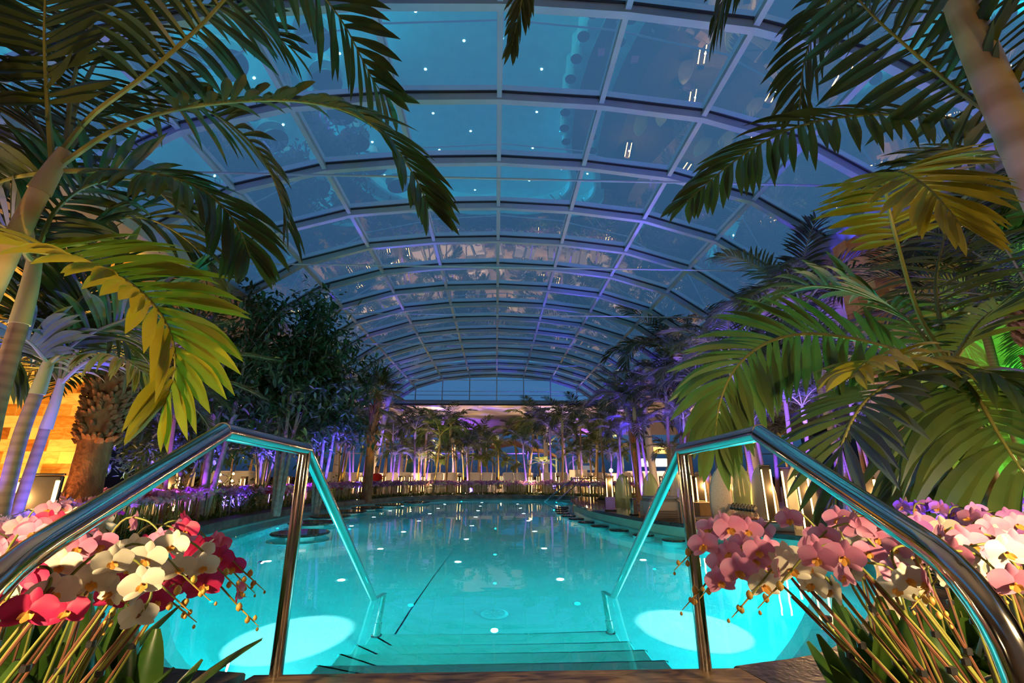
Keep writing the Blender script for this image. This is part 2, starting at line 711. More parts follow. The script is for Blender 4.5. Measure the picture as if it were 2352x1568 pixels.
# entry slab
mb = MB()
rings = []
for z, k in ((-.02, 0), (.155, 0), (.17, .012)):
    rings.append([Vector(p) for p in ((-1.01 + k, 2.255 - k, z), (1.07 - k, 2.255 - k, z), (1.22 - k, 1.6, z), (1.22 - k, .95, z), (-1.16 + k, .95, z), (-1.16 + k, 1.6, z))])
mb.loft(rings, 0, True, True)
tag(mb.build('stone_slab', M['slab']), 'brown veined sandstone slab at the head of the pool steps', 'slab', kind='structure')

# pool drain
mb = MB()
mb.lathe([(.0, DEP + .005), (.13, DEP + .005), (.14, DEP + .012), (.11, DEP + .028), (.0, DEP + .03)], (0, 5.15, 0), 20)
for k in range(8):
    a = k * PI / 4
    mb.box((.07 * math.cos(a), 5.15 + .07 * math.sin(a), DEP + .033), (.05, .012, .01), a)
tag(mb.build('floor_drain', M['tile'], origin=(0, 5.15, DEP)), 'round grille drain in the pool floor before the steps', 'drain')

# floor LEDs in a staggered grid
def inpool(x, y, m=.75):
    P = offs(OUT, -m)
    c = False
    j = len(P) - 1
    for i in range(len(P)):
        if (P[i][1] > y) != (P[j][1] > y) and x < (P[j][0] - P[i][0]) * (y - P[i][1]) / (P[j][1] - P[i][1]) + P[i][0]:
            c = not c
        j = i
    return c


leds = []
mbl = MB()
mbl.lathe([(.0, 0), (.044, 0), (.044, .012), (.0, .013)], n=12)
led_me = None
for row in range(14):
    Y = 6.3 + row * .98
    for kx in range(-4, 5):
        X = -.54 + kx * 2.72 + (1.36 if row % 2 == 0 else 0) * 1
        if inpool(X, Y):
            if led_me is None:
                o = mbl.build('pool_light', M['star'], origin=(0, 0, 0))
                led_me = o
            else:
                o = led_me.copy()
                COL.objects.link(o)
            o.location = (X, Y, DEP + .002)
            tag(o, 'x', 'light', 'round white lights set in the pool floor')
            leds.append(o)
rank_labels(leds, 'small round white light in the pool floor, %s from the left')

# wide white floods at the foot of the basin wall, with their lamps, and cyan wash lamps on the wall
floods = []
for px, py, ax, ay in ((525, 1530, 1.0, .38), (1925, 1515, -1.0, .42), (605, 1291, 1.0, .12), (1690, 1302, -1.0, .1)):
    a, b, cc = ray(px, py)
    Y0 = .97 * b / -cc
    hz = math.hypot(a, b)
    th = math.atan2(hz, -cc)
    tt = math.asin(math.sin(th) / 1.33)
    dz = 1.12
    L0 = .97 * math.tan(th) + dz * math.tan(tt)
    p = Vector((a / hz * L0, b / hz * L0, -dz))
    while not inpool(p.x, p.y, .58):
        p.x *= .985
    q = Vector((ax, ay, 0)).normalized()
    lp = p
    mb = MB()
    mb.tube([p - q * .06, p - q * .01], .075, 16, 0)
    mb.tube([p - q * .012, p - q * .004], .06, 16, 1)
    o = mb.build('pool_flood_light', [M['steel'], M['star']], origin=p)
    tag(o, 'x', 'light', 'round flood lights low on the basin wall')
    floods.append(o)
for p, q, pw, an in (((-2.22, 3.98, -.56), (-1.86, 4.46, -1.35), 50000, 44), ((2.26, 4.12, -.56), (1.90, 4.56, -1.35), 50000, 44), ((-3.6, 7.25, -.86), (-3.05, 7.7, -1.35), 8000, 44), ((2.95, 6.75, -.86), (2.45, 7.25, -1.35), 8000, 44)):
    lamp('flood_beam', 'SPOT', p, (1, .97, 1), pw, .02, q, an, .55)
rank_labels(floods, 'underwater flood light at the foot of the pool wall, %s from the left')

P = offs(OUT, -.60)
step = 11
for i in range(6, len(P) - 5, step):
    x, y = P[i]
    lamp('pool_wash', 'POINT', (x, y, -.75), (0, .84, 1.0) if y < 9 else (0, .62, 1.0), 62 if y < 9 else 85, .015)
for x, y in ((-2.6, 6.4), (0, 6.6), (1.8, 5.6), (-2.8, 9.5), (0, 9.5), (0, 5.0), (2.6, 4.6), (-2.4, 4.4)):  # added cyan fill points hanging in open water, away from the wall
    lamp('pool_wash', 'POINT', (x, y, -.28), (0, .86, .95), 34, .012)
lamp('step_fill', 'SPOT', (0, 4.62, -1.2), (.05, 1, .85), 160, .03, (0, 3.0, -.45), 70, .8)  # fill lights added to brighten the steps, no fixtures
for x in (-.7, .7):
    lamp('step_fill', 'POINT', (x, 4.3, -.3), (0, 1, .9), 34, .02)
# ---------------------------------------------------------------- roof: ribs, purlins, glass bays, tie rods, gable
K = .71
RX = [q * K for q in (0, 2.25, 4.51, 6.70, 8.50)]
RZ = [.97 + (q - .97) * K for q in (8.97, 8.88, 8.61, 7.93, 6.70)]
ZS = RZ[-1]
prof = [(-RX[i], RZ[i]) for i in range(4, 0, -1)] + [(RX[i], RZ[i]) for i in range(5)]
fine = [Vector((x, 0, z)) for x, z in prof]
fine = [fine[i].lerp(fine[i + 1], k / 4) for i in range(len(fine) - 1) for k in range(4)] + [fine[-1]]
RIBY = [(6.03 + 2.104 * k) * K for k in range(-1, 16)]
for i, Y in enumerate(RIBY):
    mb = MB()
    last = (i == len(RIBY) - 1)
    h, wd = (.19, .10) if not last else (.17, .17)
    rr = []
    for k, p in enumerate(fine):
        a = fine[max(k - 1, 0)]
        b = fine[min(k + 1, len(fine) - 1)]
        t = (b - a).normalized()
        nn = Vector((-t.z, 0, t.x))
        rr.append([p + nn * s * h / 2 + Vector((0, Y + q * wd / 2, 0)) for s, q in ((-1, -1), (-1, 1), (1, 1), (1, -1))])
    mb.loft(rr, 0)
    # dark glazing gasket on the near side of the rib
    rr = []
    for k, p in enumerate(fine):
        rr.append([p + Vector((0, Y - wd / 2 - y, z)) for y, z in ((0, .03), (0, .065), (.016, .065), (.016, .03))])
    mb.loft(rr, 1)
    tag(mb.build('trim_%d' % (10 + i), [M['alu'], M['gasket']]), 'curved aluminium roof rib', 'roof rib', kind='structure')
for j, (x, z) in enumerate(prof):
    mb = MB()
    k = min(range(len(fine)), key=lambda q: abs(fine[q].x - x))
    a = fine[max(k - 1, 0)]
    b = fine[min(k + 1, len(fine) - 1)]
    ang = math.atan2(b.z - a.z, b.x - a.x)
    big = j in (0, 8)
    w_, h_ = (.24, .28) if big else (.075, .12)
    pts = []
    for y in (RIBY[0], RIBY[-1]):
        pts.append([Vector((x + dx * math.cos(ang) - dz * math.sin(ang), y, z + dx * math.sin(ang) + dz * math.cos(ang)))
                    for dx, dz in ((-w_ / 2, -h_ / 2), (w_ / 2, -h_ / 2), (w_ / 2, h_ / 2), (-w_ / 2, h_ / 2))])
    mb.loft(pts, 0)
    tag(mb.build('trim_%d' % (40 + j), M['alu']), 'long aluminium roof purlin running the length of the hall', 'roof purlin', kind='structure')
for i in range(len(RIBY) - 1):
    mb = MB()
    for j in range(8):
        (x0, z0), (x1, z1) = prof[j], prof[j + 1]
        tz = U(-.004, .004)
        y0, y1 = RIBY[i] + .03, RIBY[i + 1] - .03
        mb.add([(x0, y0, z0 + .05), (x1, y0, z1 + .05), (x1, y1, z1 + .05 + tz), (x0, y1, z0 + .05 + tz)], [(0, 1, 2, 3)])
    tag(mb.build('window_%d' % (i + 1), M['roof_glass']), 'row of clear glass roof panes showing the dusk sky', 'roof glazing', kind='structure')
for k, Y in enumerate([RIBY[j] for j in range(2, 17, 2)]):
    mb = MB()
    mb.tube([(-8.4 * K, Y, ZS + .12), (8.4 * K, Y, ZS + .12)], .016, 6)
    tag(mb.build('trim_%d' % (50 + k), M['alu']), 'thin steel tie rod spanning the roof', 'tie rod', kind='structure')
GY = RIBY[-1]
mb = MB()
mb.box((0, GY, ZS - .06), (17.4 * K, .18, .11))
mb.box((0, GY, ZS - .14), (17.4 * K, .24, .06), mi=1)
for x in (-6.7 * K, -4.5 * K, -2.25 * K, 0, 2.25 * K, 4.5 * K, 6.7 * K):
    zt = fine[min(range(len(fine)), key=lambda q: abs(fine[q].x - x))].z
    mb.box((x, GY, (ZS - .1 + zt) / 2), (.055, .055, zt - ZS + .1))
mb.box((0, GY, ZS + .42), (15.6 * K, .05, .03))
tag(mb.build('trim_70', [M['alu'], M['gasket']]), 'mullions and dark base beam of the glass gable', 'gable frame', kind='structure')
mb = MB()
top = [(p.x, GY, p.z) for p in fine]
bot = [(p.x, GY, ZS - .08) for p in fine]
nn = len(fine)
mb.add(top + bot, [(i, i + 1, nn + i + 1, nn + i) for i in range(nn - 1)])
tag(mb.build('window_40', M['wall_glass']), 'arched glass gable at the far end of the roof', 'gable glass', kind='structure')

# flat plaster ceilings beside and beyond the vault
mb = MB()
for s in (-1, 1):
    mb.box((s * (12.1 + 8.6 * K), 13.3, ZS + .02), (24.2, 44.5, .24))
mb.box((0, 31.2, ZS + .02), (17.4 * K, 8.7, .24))
mb.box((0, -3.4, 6.8), (17.4 * K, 11.6, .2))
tag(mb.build('ceiling', M['plaster']), 'flat pale plaster ceiling around the glass vault', 'ceiling', kind='structure')
# walls: glazed far wall with mullions, side and back walls
mb = MB()
mb.add([(-24, 35.5, .1), (24, 35.5, .1), (24, 35.5, ZS - .1), (-24, 35.5, ZS - .1)], [(0, 1, 2, 3)])
tag(mb.build('window_41', M['wall_glass']), 'tall glass wall at the far end of the hall', 'glass wall', kind='structure')
mb = MB()
for k in range(-8, 9):
    mb.box((k * 2.4, 35.5, 2.5), (.08, .12, 4.8))
for z in (.2, 2.5, 4.8):
    mb.box((0, 35.5, z), (48, .10, .07))
mb.box((0, 35.5, .45), (48, .3, .7), mi=1)
tag(mb.build('trim_71', [M['alu'], M['gasket']]), 'metal mullions of the far glass wall', 'mullions', kind='structure')
M['night_wall'] = mat('dark_glazed_side_wall', (.03, .035, .05), .12)
mb = MB()
mb.box((-24.1, 13.3, 2.5), (.2, 45, 5.0))
tag(mb.build('wall_left', M['night_wall']), 'dark glazed left side wall', 'wall', kind='structure')
mb = MB()
mb.box((24.1, 13.3, 2.5), (.2, 45, 5.0))
tag(mb.build('wall_right', M['night_wall']), 'dark glazed right side wall', 'wall', kind='structure')
mb = MB()
mb.box((0, -9.1, 3.6), (48, .2, 7.2))
tag(mb.build('wall_back', M['plaster']), 'plaster wall behind the entry', 'wall', kind='structure')

mb = MB()
mb.box((0, 35.38, 4.42), (48, .10, 1.0))  # panel added to stand in for the purple reflection in the glass
tag(mb.build('trim_72', M['plaster']), 'added plaster panel standing in for a purple reflection in the far glass', 'reflection panel', kind='structure')
# back-lit salt brick walls
mb = MB()
mb.box((-10.12, 7.95, 2.5), (7.0, .3, 4.78))
tag(mb.build('salt_brick_wall', M['salt']), 'glowing orange backlit salt-brick wall behind the left palms', 'wall', kind='structure')
mb = MB()
mb.box((9.32, 7.05, 2.5), (6.6, .3, 4.78))
tag(mb.build('salt_brick_wall', M['salt_dim']), 'salt-brick wall lit green behind the right palms', 'wall', kind='structure')
for p in ((8.2, 5.9, 2.4), (9.8, 5.8, 3.6), (7.4, 5.9, .8)):
    lamp('green_wall_wash', 'SPOT', (p[0], p[1] - .6, p[2] - .6), (0, 1, .12), 300, .02, (p[0] + .5, 6.9, p[2] + .9), 80, .8)

# pale round columns
cols = []
for px, py, Y, top_dx in ((598, 1100, 15.5, -.2), (768, 1104, 20.0, .1), (845, 1112, 24.4, .75), (1505, 1100, 17, -.3), (1150 + 105, 1098, 28.6, 0), (920, 1098, 33, 0), (1740, 1100, 15, 0)):
    b = PY(px, py, Y)
    mb = MB()
    mb.tube([(b.x, Y, .1), (b.x + top_dx, Y, ZS - .1)], .13 if Y < 30 else .11, 16)
    mb.lathe([(.2, .1), (.2, .16), (.14, .2)], (b.x, Y, 0), 16)
    o = mb.build('round_column', M['white_paint'], origin=(b.x, Y, .1), smooth=False)
    tag(o, 'x', 'column', 'slender white columns among the palms', kind='structure')
    cols.append(o)
rank_labels(cols, 'slender white round column, %s from the left')

# ---------------------------------------------------------------- handrails at the steps
def handrail(s, near):
    if near:
        lab = 'polished steel handrail on the %s of the near pool steps' % ('left' if s < 0 else 'right')
    xo = .89 * s
    t = root('handrail', (xo, 2.25, .17), lab, 'handrail', 'handrails of the near pool steps', True)
    pts = [(.85 * s, .80, .0)]
    arc = []
    A, B, C = Vector((.86 * s, .83, .1)), Vector((.885 * s, .86, .77)), Vector((.89 * s, 1.54, 1.105))
    bend = []
    p0 = B + (A - B).normalized() * .16
    p2 = B + (C - B).normalized() * .16
    for k in range(9):
        u = k / 8
        bend.append(p0 * (1 - u) ** 2 + B * 2 * u * (1 - u) + p2 * u * u)
    r = .0285
    mb = MB()
    mb.tube([A] + bend + [C], r, 18)
    D = Vector((.905 * s, 2.26, 1.085))
    d = (D - C).normalized()
    mb.tube([C - d * .012, D], r, 18)
    E = Vector((.99 * s, 4.17, .0))
    G = Vector((1.0 * s, 4.62, -.26))
    mb.tube([D - (E - D).normalized() * .01, G], r, 18)
    H = Vector((.99 * s, 4.40, -1.09))
    mb.tube([G, H], r * .85, 14)
    mb.build('rail', M['steel'], t, True)
    mb = MB()
    mb.tube([(.905 * s, 2.235, .17), (.905 * s, 2.25, 1.07)], .027, 18)
    mb.build('post', M['steel'], t, True)
    mb = MB()
    mb.lathe([(.0, 0), (.045, 0), (.045, .008), (.032, .012)], (.99 * s, 4.40, -1.09), 16)
    mb.tube([Vector((.99 * s, 4.40, -1.09)), G.lerp(H, .75)], .031, 14)
    mb.build('collar', M['steel'], t)
    return t


handrail(-1, True)
handrail(1, True)

# far handrails
def far_rail(px0, px1, px2, Y, label):
    w_ = PZ(px0, 1152, 0)
    t = root('handrail', (w_.x, w_.y, 0), label, 'handrail', 'handrails of the far pool steps', True)
    top = PY(px1, 1098.5, 18.4)
    e2 = PY(px2, 1098.5, 19.0)
    e3 = PY(px2 + 22, 1113, 19.6)
    mb = MB()
    mb.tube([w_, top, e2, e3, (e3.x, e3.y, .1)], .024, 8)
    mb.build('rail', M['steel'], t)
    mb = MB()
    mb.tube([(top.x, top.y, -.1), top], .022, 8)
    mb.build('post', M['steel'], t)
    return t


far_rail(1250, 1317, 1345, 18.3, 'distant steel handrail slanting into the far pool end, left one')
far_rail(1276, 1342, 1381, 18.3, 'distant steel handrail slanting into the far pool end, right one')

# ---------------------------------------------------------------- tables and stools standing in the water
tabs = []
for k, (x, y) in enumerate(((-3.19, 8.15), (-3.65, 9.86), (-3.80, 11.3), (-3.80, 12.7), (-3.69, 14.1), (-3.38, 15.5), (-2.75, 16.9))):
    if k == 0:
        t0 = root('pool_table', (x, y, 0), 'x', 'table', 'round tables standing in the left side of the pool')
        mb = MB()
        mb.lathe([(.0, .03), (.44, .03), (.455, .045), (.455, .06), (.44, .07), (.0, .07)], n=40)
        mb.build('tabletop', M['bar_top'], t0)
        mb = MB()
        mb.lathe([(.22, DEP), (.22, .03)], n=28)
        mb.build('pedestal', M['white_paint'], t0, False)
        mb = MB()
        mb.lathe([(.22, -.47), (.5, -.47), (.5, -.41), (.22, -.41)], n=36)
        mb.build('seat_ring', M['tile'], t0)
        t = t0
    else:
        t = dup(t0, (x, y, 0))
    tabs.append(t)
tabs.sort(key=lambda o: o.location.y)
for i, o in enumerate(tabs):
    o['label'] = 'round dark-topped table on a white pedestal in the pool, ' + (ordn(i) + ' from the camera' if i else 'nearest the camera')
sts = []
for k, (x, y) in enumerate(((3.30, 6.35), (3.02, 6.85), (2.72, 7.42), (2.45, 8.05), (2.22, 8.72), (2.03, 9.42), (1.90, 10.15), (1.82, 10.9), (1.76, 11.65), (1.74, 12.4), (1.80, 13.15), (1.88, 13.9), (2.05, 14.6))):
    if k == 0:
        t0 = root('bar_stool', (x, y, 0), 'x', 'stool', 'round stools in the water along the bar')
        mb = MB()
        mb.lathe([(.0, .0), (.17, .0), (.178, .012), (.17, .03), (.0, .034)], n=28)
        mb.build('seat', M['bar_top'], t0)
        mb = MB()
        mb.lathe([(.172, DEP), (.172, 0.0)], n=28)
        mb.build('pedestal', M['tile'], t0)
        t = t0
    else:
        t = dup(t0, (x, y, 0))
    sts.append(t)
for i, o in enumerate(sts):
    o['label'] = 'round dark-seated stool in the water by the curved bar, ' + (ordn(i) + ' from the camera' if i else 'nearest the camera')

# ---------------------------------------------------------------- pool bar
SEG = OUT[BAR0 - 1:BAR1 + 1]
A = offs(OUT, -.10)[BAR0 - 1:BAR1 + 1]
B = offs(OUT, .62)[BAR0 - 1:BAR1 + 1]
t = root('pool_bar', (3.0, 8, 0), 'long curved black granite bar counter along the right pool edge', 'bar counter', None, True)
mb = MB()
mb.loft([[Vector((a[0], a[1], z)) for z in (.17,)] + [Vector((a[0], a[1], .222)), Vector((a[0] * .99 + b[0] * .01, a[1] * .99 + b[1] * .01, .23)), Vector((b[0], b[1], .23)), Vector((b[0], b[1], .17))] for a, b in zip(A, B)], 0)
mb.build('counter_top', M['bar_top'], t)
C = offs(OUT, 0.0)[BAR0 - 1:BAR1 + 1]
D = offs(OUT, .30)[BAR0 - 1:BAR1 + 1]
mb = MB()
mb.loft([[Vector((c[0], c[1], -.05)), Vector((c[0], c[1], .17)), Vector((d[0], d[1], .17)), Vector((d[0], d[1], -.05))] for c, d in zip(C, D)], 0)
mb.build('counter_front', M['step_tile'], t)

# glass boards standing behind the bar
M['frost'] = mat('translucent_board', (.62, .60, .50), .25, spec=.6, col2=(.70, .66, .55), nscale=3)
M['frost'].node_tree.nodes['Principled BSDF'].inputs['Alpha'].default_value = .72
M['frost_green'] = mat('green_tinted_board', (.34, .52, .16), .2, spec=.6, col2=(.52, .56, .34), nscale=1.5)
M['frost_green'].node_tree.nodes['Principled BSDF'].inputs['Alpha'].default_value = .75
M['frost_sand'] = mat('speckled_board', (.50, .38, .32), .35, col2=(.64, .54, .46), nscale=60)
BD = [('pale green translucent surfboard standing at the far tip of the bar', 1423, 1166, 1419, 1087, 40, .15, 'frost_green'),
      ('bright green pointed surfboard standing second along the bar', 1487, 1170, 1478, 1084, 41, .15, 'frost_green'),
      ('grey-green surfboard standing just left of the right rail post', 1552, 1182, 1544, 1086, 46, .15, 'frost'),
      ('speckled reddish surfboard standing behind the hanging palm leaf', 1648, 1206, 1632, 1075, 52, .15, 'frost_sand'),
      ('light green surfboard partly behind the speckled one', 1700, 1196, 1665, 1062, 46, .15, 'frost_green'),
      ('frosted white surfboard behind the bottles on the bar', 1748, 1206, 1708, 1066, 58, .15, 'frost'),
      ('large frosted surfboard standing nearest at the right end of bar', 1838, 1212, 1788, 1060, 66, .15, 'frost')]
for lab, bx, by, tx, ty, wpx, z0, mm in BD:
    b = PZ(bx, by, z0)
    b.x += .12
    tp = PY(tx, ty, b.y)
    h = tp.z - .1
    wd = wpx * b.y / 1120 / 1.0
    n = 15
    rr = []
    for k in range(n):
        u = k / (n - 1)
        hw = wd / 2 * (max(0, 1 - abs((u - .36) / .64) ** 2.1) ** .62 if u > .36 else (1 - .28 * ((.36 - u) / .36) ** 2))
        hw = max(hw, .004)
        z = h * u
        th = .03 * (1 - u * .5)
        sh = (tp.x - b.x) * 0
        rr.append([Vector((sh + hw * math.cos(q), th * math.sin(q), z)) for q in [2 * PI * j / 12 for j in range(12)]])
    mb = MB()
    mb.loft(rr, 0)
    o = mb.build('surfboard', M[mm], origin=(0, 0, 0), smooth=True)
    o.location = (b.x, b.y, .1)
    o.rotation_euler = (0, 0, U(-.25, .25) - .25)
    tag(o, lab, 'surfboard', 'tall pointed glass boards behind the bar')

# bottles with pourers on the bar
bots = []
me0 = None
for r_ in range(3):
    for k in range(8):
        px = 1686 + k * 7.2 + r_ * 2
        py = 1203 + k * 1.2 - r_ * 3.5
        b = PZ(px, py, .23)
        if me0 is None:
            t = root('bottle', (0, 0, 0), 'x', 'bottle', 'liquor bottles with black pourers on the bar')
            mb = MB()
            mb.lathe([(.0, 0), (.032, 0), (.034, .01), (.034, .12), (.026, .15), (.013, .17), (.012, .215), (.0, .215)], n=10)
            mb.build('glass_body', M['clear_glass'], t, True)
            mb = MB()
            mb.lathe([(.014, .21), (.026, .215), (.030, .235), (.022, .25), (.010, .255), (.012, .275), (.016, .285), (.0, .29)], n=10)
            mb.build('pourer', M['black_plastic'], t, True)
            mb = MB()
            mb.lathe([(.0, .01), (.028, .01), (.028, .10), (.0, .10)], n=8)
            M['red_liquor'] = mat('red_liquor', (.55, .03, .02), .2)
            mb.build('liquor', M['red_liquor'], t, True)
            me0 = t
        else:
            t = dup(me0, (0, 0, 0))
        t.location = (b.x, b.y, .23)
        bots.append(t)
rank_labels(bots, 'dark bottle with black pourer on the bar, %s from the left')

def simple(name, parts, loc, lab, cat, rz=0, group=None):
    t = root(name, loc, lab, cat, group, rz=rz)
    for pn, boxes, m in parts:
        mb = MB()
        for b in boxes:
            mb.box(b[0], b[1], b[2] if len(b) > 2 else 0, bev=b[3] if len(b) > 3 else .006)
        mb.build(pn, m, t)
    return t


b = PZ(1542, 1197, .23)
simple('ice_machine', [('body', [((0, 0, .22), (.62, .5, .44), 0, .05)], M['grey_plastic']), ('lid', [((0, -.02, .46), (.56, .44, .05), 0, .02)], M['grey_plastic']),
                       ('vent', [((0, -.256, .12 + .03 * k), (.4, .01, .012)) for k in range(5)], M['black_plastic'])], (b.x + .15, b.y + .9, .1),
       'grey rounded ice machine behind the right rail post', 'appliance', .1)
b = PZ(1531, 1165, .23)
simple('glass_rack', [('tray', [((0, 0, .52), (.66, .4, .09), 0, .02)], M['black_plastic']), ('stand', [((x, 0, .25), (.02, .3, .5)) for x in (-.3, -.18, -.06, .06, .18, .3)], M['white_paint'])],
       (b.x + .3, b.y + .6, .1), 'black-topped glass rack beside the grey-green surfboard', 'rack')
b = PZ(1622, 1190, .23)
simple('cardboard_box', [('carton', [((0, 0, .12), (.34, .26, .24))], M['cardboard']), ('flap', [((.12, .16, .25), (.16, .2, .01), 0, .002)], M['cardboard'])],
       (b.x + .25, b.y + .7, .22), 'brown cardboard box standing on a counter behind the bar', 'box', .3)
simple('crate', [('body', [((0, 0, .06), (.8, .5, .12))], M['grey_plastic'])], (b.x + .25, b.y + .7, .1), 'low grey crate under the cardboard box', 'crate', .3)
b = PZ(1613, 1175, .23)
M['blue_cloth'] = mat('violet_blue_case', (.07, .05, .20), .5)
simple('carry_case', [('shell', [((0, 0, .14), (.42, .22, .28), 0, .04)], M['blue_cloth']), ('handle', [((0, 0, .30), (.16, .03, .03), 0, .01)], M['black_plastic'])],
       (b.x - .05, b.y + 1.0, .1), 'dark violet-blue case behind the bar counter', 'case', .2)
b = PZ(1780, 1219, .23)
simple('bar_tray', [('body', [((0, 0, .055), (.58, .30, .11), 0, .008)], M['grey_plastic']), ('rim', [((0, -.15, .112), (.58, .012, .012)), ((0, .15, .112), (.58, .012, .012))], M['black_plastic'])],
       (b.x, b.y + .1, .23), 'long dark grey serving tray box on the bar end', 'tray', -.55)
b = PZ(1457, 1182, .23)
simple('tissue_box', [('body', [((0, 0, .15), (.10, .1, .30), 0, .006)], M['steel']), ('base', [((0, 0, .008), (.14, .14, .016))], M['black_plastic'])],
       (b.x, b.y, .23), 'tall chrome straw dispenser on the bar top', 'dispenser', .3)
b = PZ(1400, 1175, .23)
M['violet'] = mat('violet_panel', (.30, .10, .42), .4)
simple('menu_stand', [('panel', [((0, 0, .14), (.20, .06, .28))], M['violet']), ('foot', [((0, 0, .012), (.24, .14, .024))], M['black_plastic'])], (b.x + .1, b.y + .3, .23),
       'small violet menu stand near the far tip of the bar', 'stand', -.3)

# ---------------------------------------------------------------- bollard lamps
def make_bollard(h, w_, mm):
    t = root('bollard_lamp', (0, 0, .1), 'x', 'lamp')
    mb = MB()
    mb.box((0, 0, h / 2), (w_, w_ * .8, h), bev=.01)
    mb.box((0, 0, h + .012), (w_ * 1.04, w_ * .84, .02), bev=.005)
    mb.build('body', M['black_metal'], t)
    for s in (-1, 1):
        mb = MB()
        mb.box((s * w_ * .42, -w_ * .41, h * .56), (w_ * .13, .014, h * .78), bev=.003)
        mb.build('light_strip', mm, t)
    return t


near_b = []
for px, Y, h, w_ in ((104, 4.7, .86, .23), (398, 10.4, .86, .24), (206, 9.0, .85, .2), (2080, 4.9, .86, .24), (1985, 5.4, .86, .2), (1762, 7.6, 1.0, .15), (1812, 8.4, .98, .22), (1399, 13.6, .8, .18), (1608, 9.6, .85, .18), (1580, 11.0, .9, .18), (1660, 10.6, .9, .16), (1843, 6.6, .9, .15)):
    g = PY(px, 1110, Y)
    t = make_bollard(h, w_, M['strip'])
    t.location = (g.x, Y, .1)
    t.rotation_euler = (0, 0, -math.atan2(g.x, Y) * .8)
    t['group'] = 'bollard lamps close to the pool'
    near_b.append(t)
    lamp('bollard_glow', 'POINT', (g.x, Y - .25, .75), (1.0, .58, .20), 26, .02)
rank_labels(near_b, 'dark bollard lamp with two glowing strips in the flower beds, %s from the left')
fb = []
proto = make_bollard(.80, .14, M['strip_far'])
first = True
FB = [(300, 12), (470, 14), (508, 17), (522, 14.5), (560, 13), (585, 16), (663, 17.5), (700, 20), (758, 21.5), (789, 19.5), (829, 21.5), (877, 22), (884, 24), (919, 21), (927, 22.5),
      (942, 23), (949, 26), (958, 30), (970, 22), (1002, 29), (1010, 33), (1055, 20.7), (1085, 32), (1110, 30), (1150, 30.8), (1180, 31.5), (1217, 20.6), (1236, 26), (1270, 31),
      (1282, 20.8), (1291, 24), (1326, 27), (1343, 20.5), (1358, 19.4), (1366, 19.9), (1389, 24), (1406, 21), (1437, 17.5), (1452, 20), (1520, 17), (1560, 16), (1594, 14), (1630, 15), (1700, 13.5), (1760, 12), (1840, 10.5), (1905, 9.5), (2140, 8.5), (60, 7.5), (740, 26), (850, 28), (1310, 33), (1400, 30), (1500, 28)]
for px, Y in FB:
    g = PY(px, 1110, Y)
    if first:
        t = proto
        first = False
    else:
        t = dup(proto, (0, 0, 0))
    t.location = (g.x, Y, .1)
    t.rotation_euler = (0, 0, U(-.5, .5))
    t['group'] = 'bollard lamps on the terrace'
    fb.append(t)
rank_labels(fb, 'small dark bollard lamp with warm strips on the terrace, %s from the left')
for px, Y in FB[::2]:
    g = PY(px, 1110, Y)
    lamp('bollard_glow', 'POINT', (g.x, Y - .3, .8), (1.0, .60, .26), 34, .02)
# unseen warm lights without fixtures that light the foreground flowers
for x, y, ax in ((-1.35, .05, -1.55), (1.35, .05, 1.75)):
    lamp('bed_light', 'SPOT', (x, y, 1.15), (1.0, .70, .34), 260, .03, (ax * .82, 1.25, .55), 92, .8)
for x, y, z, pw in ((-1.5, .15, 1.05, 14), (1.55, .15, 1.05, 14), (-3.3, 2.2, 1.15, 40), (3.5, 2.3, 1.15, 34), (-4.8, 4.3, 1.1, 40), (4.9, 4.4, 1.1, 40)):
    lamp('bed_light', 'POINT', (x, y, z), (1.0, .70, .36), pw, .03)

# ---------------------------------------------------------------- loungers on the terrace
def make_lounger():
    t = root('sun_lounger', (0, 0, .1), 'x', 'lounger')
    mb = MB()
    mb.box((0, 0, .17), (1.25, 1.9, .26), bev=.03)
    mb.build('base', M['white_paint'], t)
    mb = MB()
    for s in (-1, 1):
        mb.box((s * .31, -.15, .36), (.60, 1.5, .14), bev=.04)
    mb.build('mattress', M['cushion'], t)
    for s in (-1, 1):
        mb = MB()
        mb.box((s * .31, .72, .66), (.58, .13, .66), rx=-.42, bev=.05)
        mb.build('backrest', M['cushion'], t)
    return t


pl = make_lounger()
ls = []
spots = []
for r_, (Y, xs) in enumerate(((22.6, [-6.6, -4.6, -2.7, -.9, .95, 2.8, 4.7, 6.6]), (26.2, [-9, -6.9, -4.8, -2.7, -.7, 1.4, 3.5, 5.6, 7.7, 9.8]), (30, [-10, -7.8, -5.6, -3.3, -1.1, 1.2, 3.4, 5.7, 8, 10]), (32.4, [-10, -7, -4.4, 5, 8, 11]))):
    for x in xs:
        spots.append((x + U(-.15, .15), Y + U(-.25, .25), U(-.15, .15), r_))
spots += [(-7.6, 11.2, .6, 4), (-7.3, 13.2, .4, 4), (-9.0, 16.6, .3, 4), (-6.4, 18.6, .2, 4), (7.5, 14.2, -.5, 5), (7.2, 17.0, -.4, 5), (9.5, 6.2, -.9, 5), (8.4, 10.8, -.6, 5)]
names = ['in the first row beyond the pool', 'in the second row beyond the pool', 'in the third row beyond the pool', 'in the last row beyond the pool', 'left of the pool behind the orchids', 'right of the bar among palms']
rows = {}
for i, (x, y, rz, r_) in enumerate(spots):
    t = pl if i == 0 else dup(pl, (0, 0, 0))
    t.location = (x, y, .1)
    t.rotation_euler = (0, 0, rz)
    t['group'] = 'white loungers ' + names[r_]
    rows.setdefault(r_, []).append(t)
for r_, l in rows.items():
    rank_labels(l, 'white cushioned lounger ' + names[r_] + ', %s from the left')

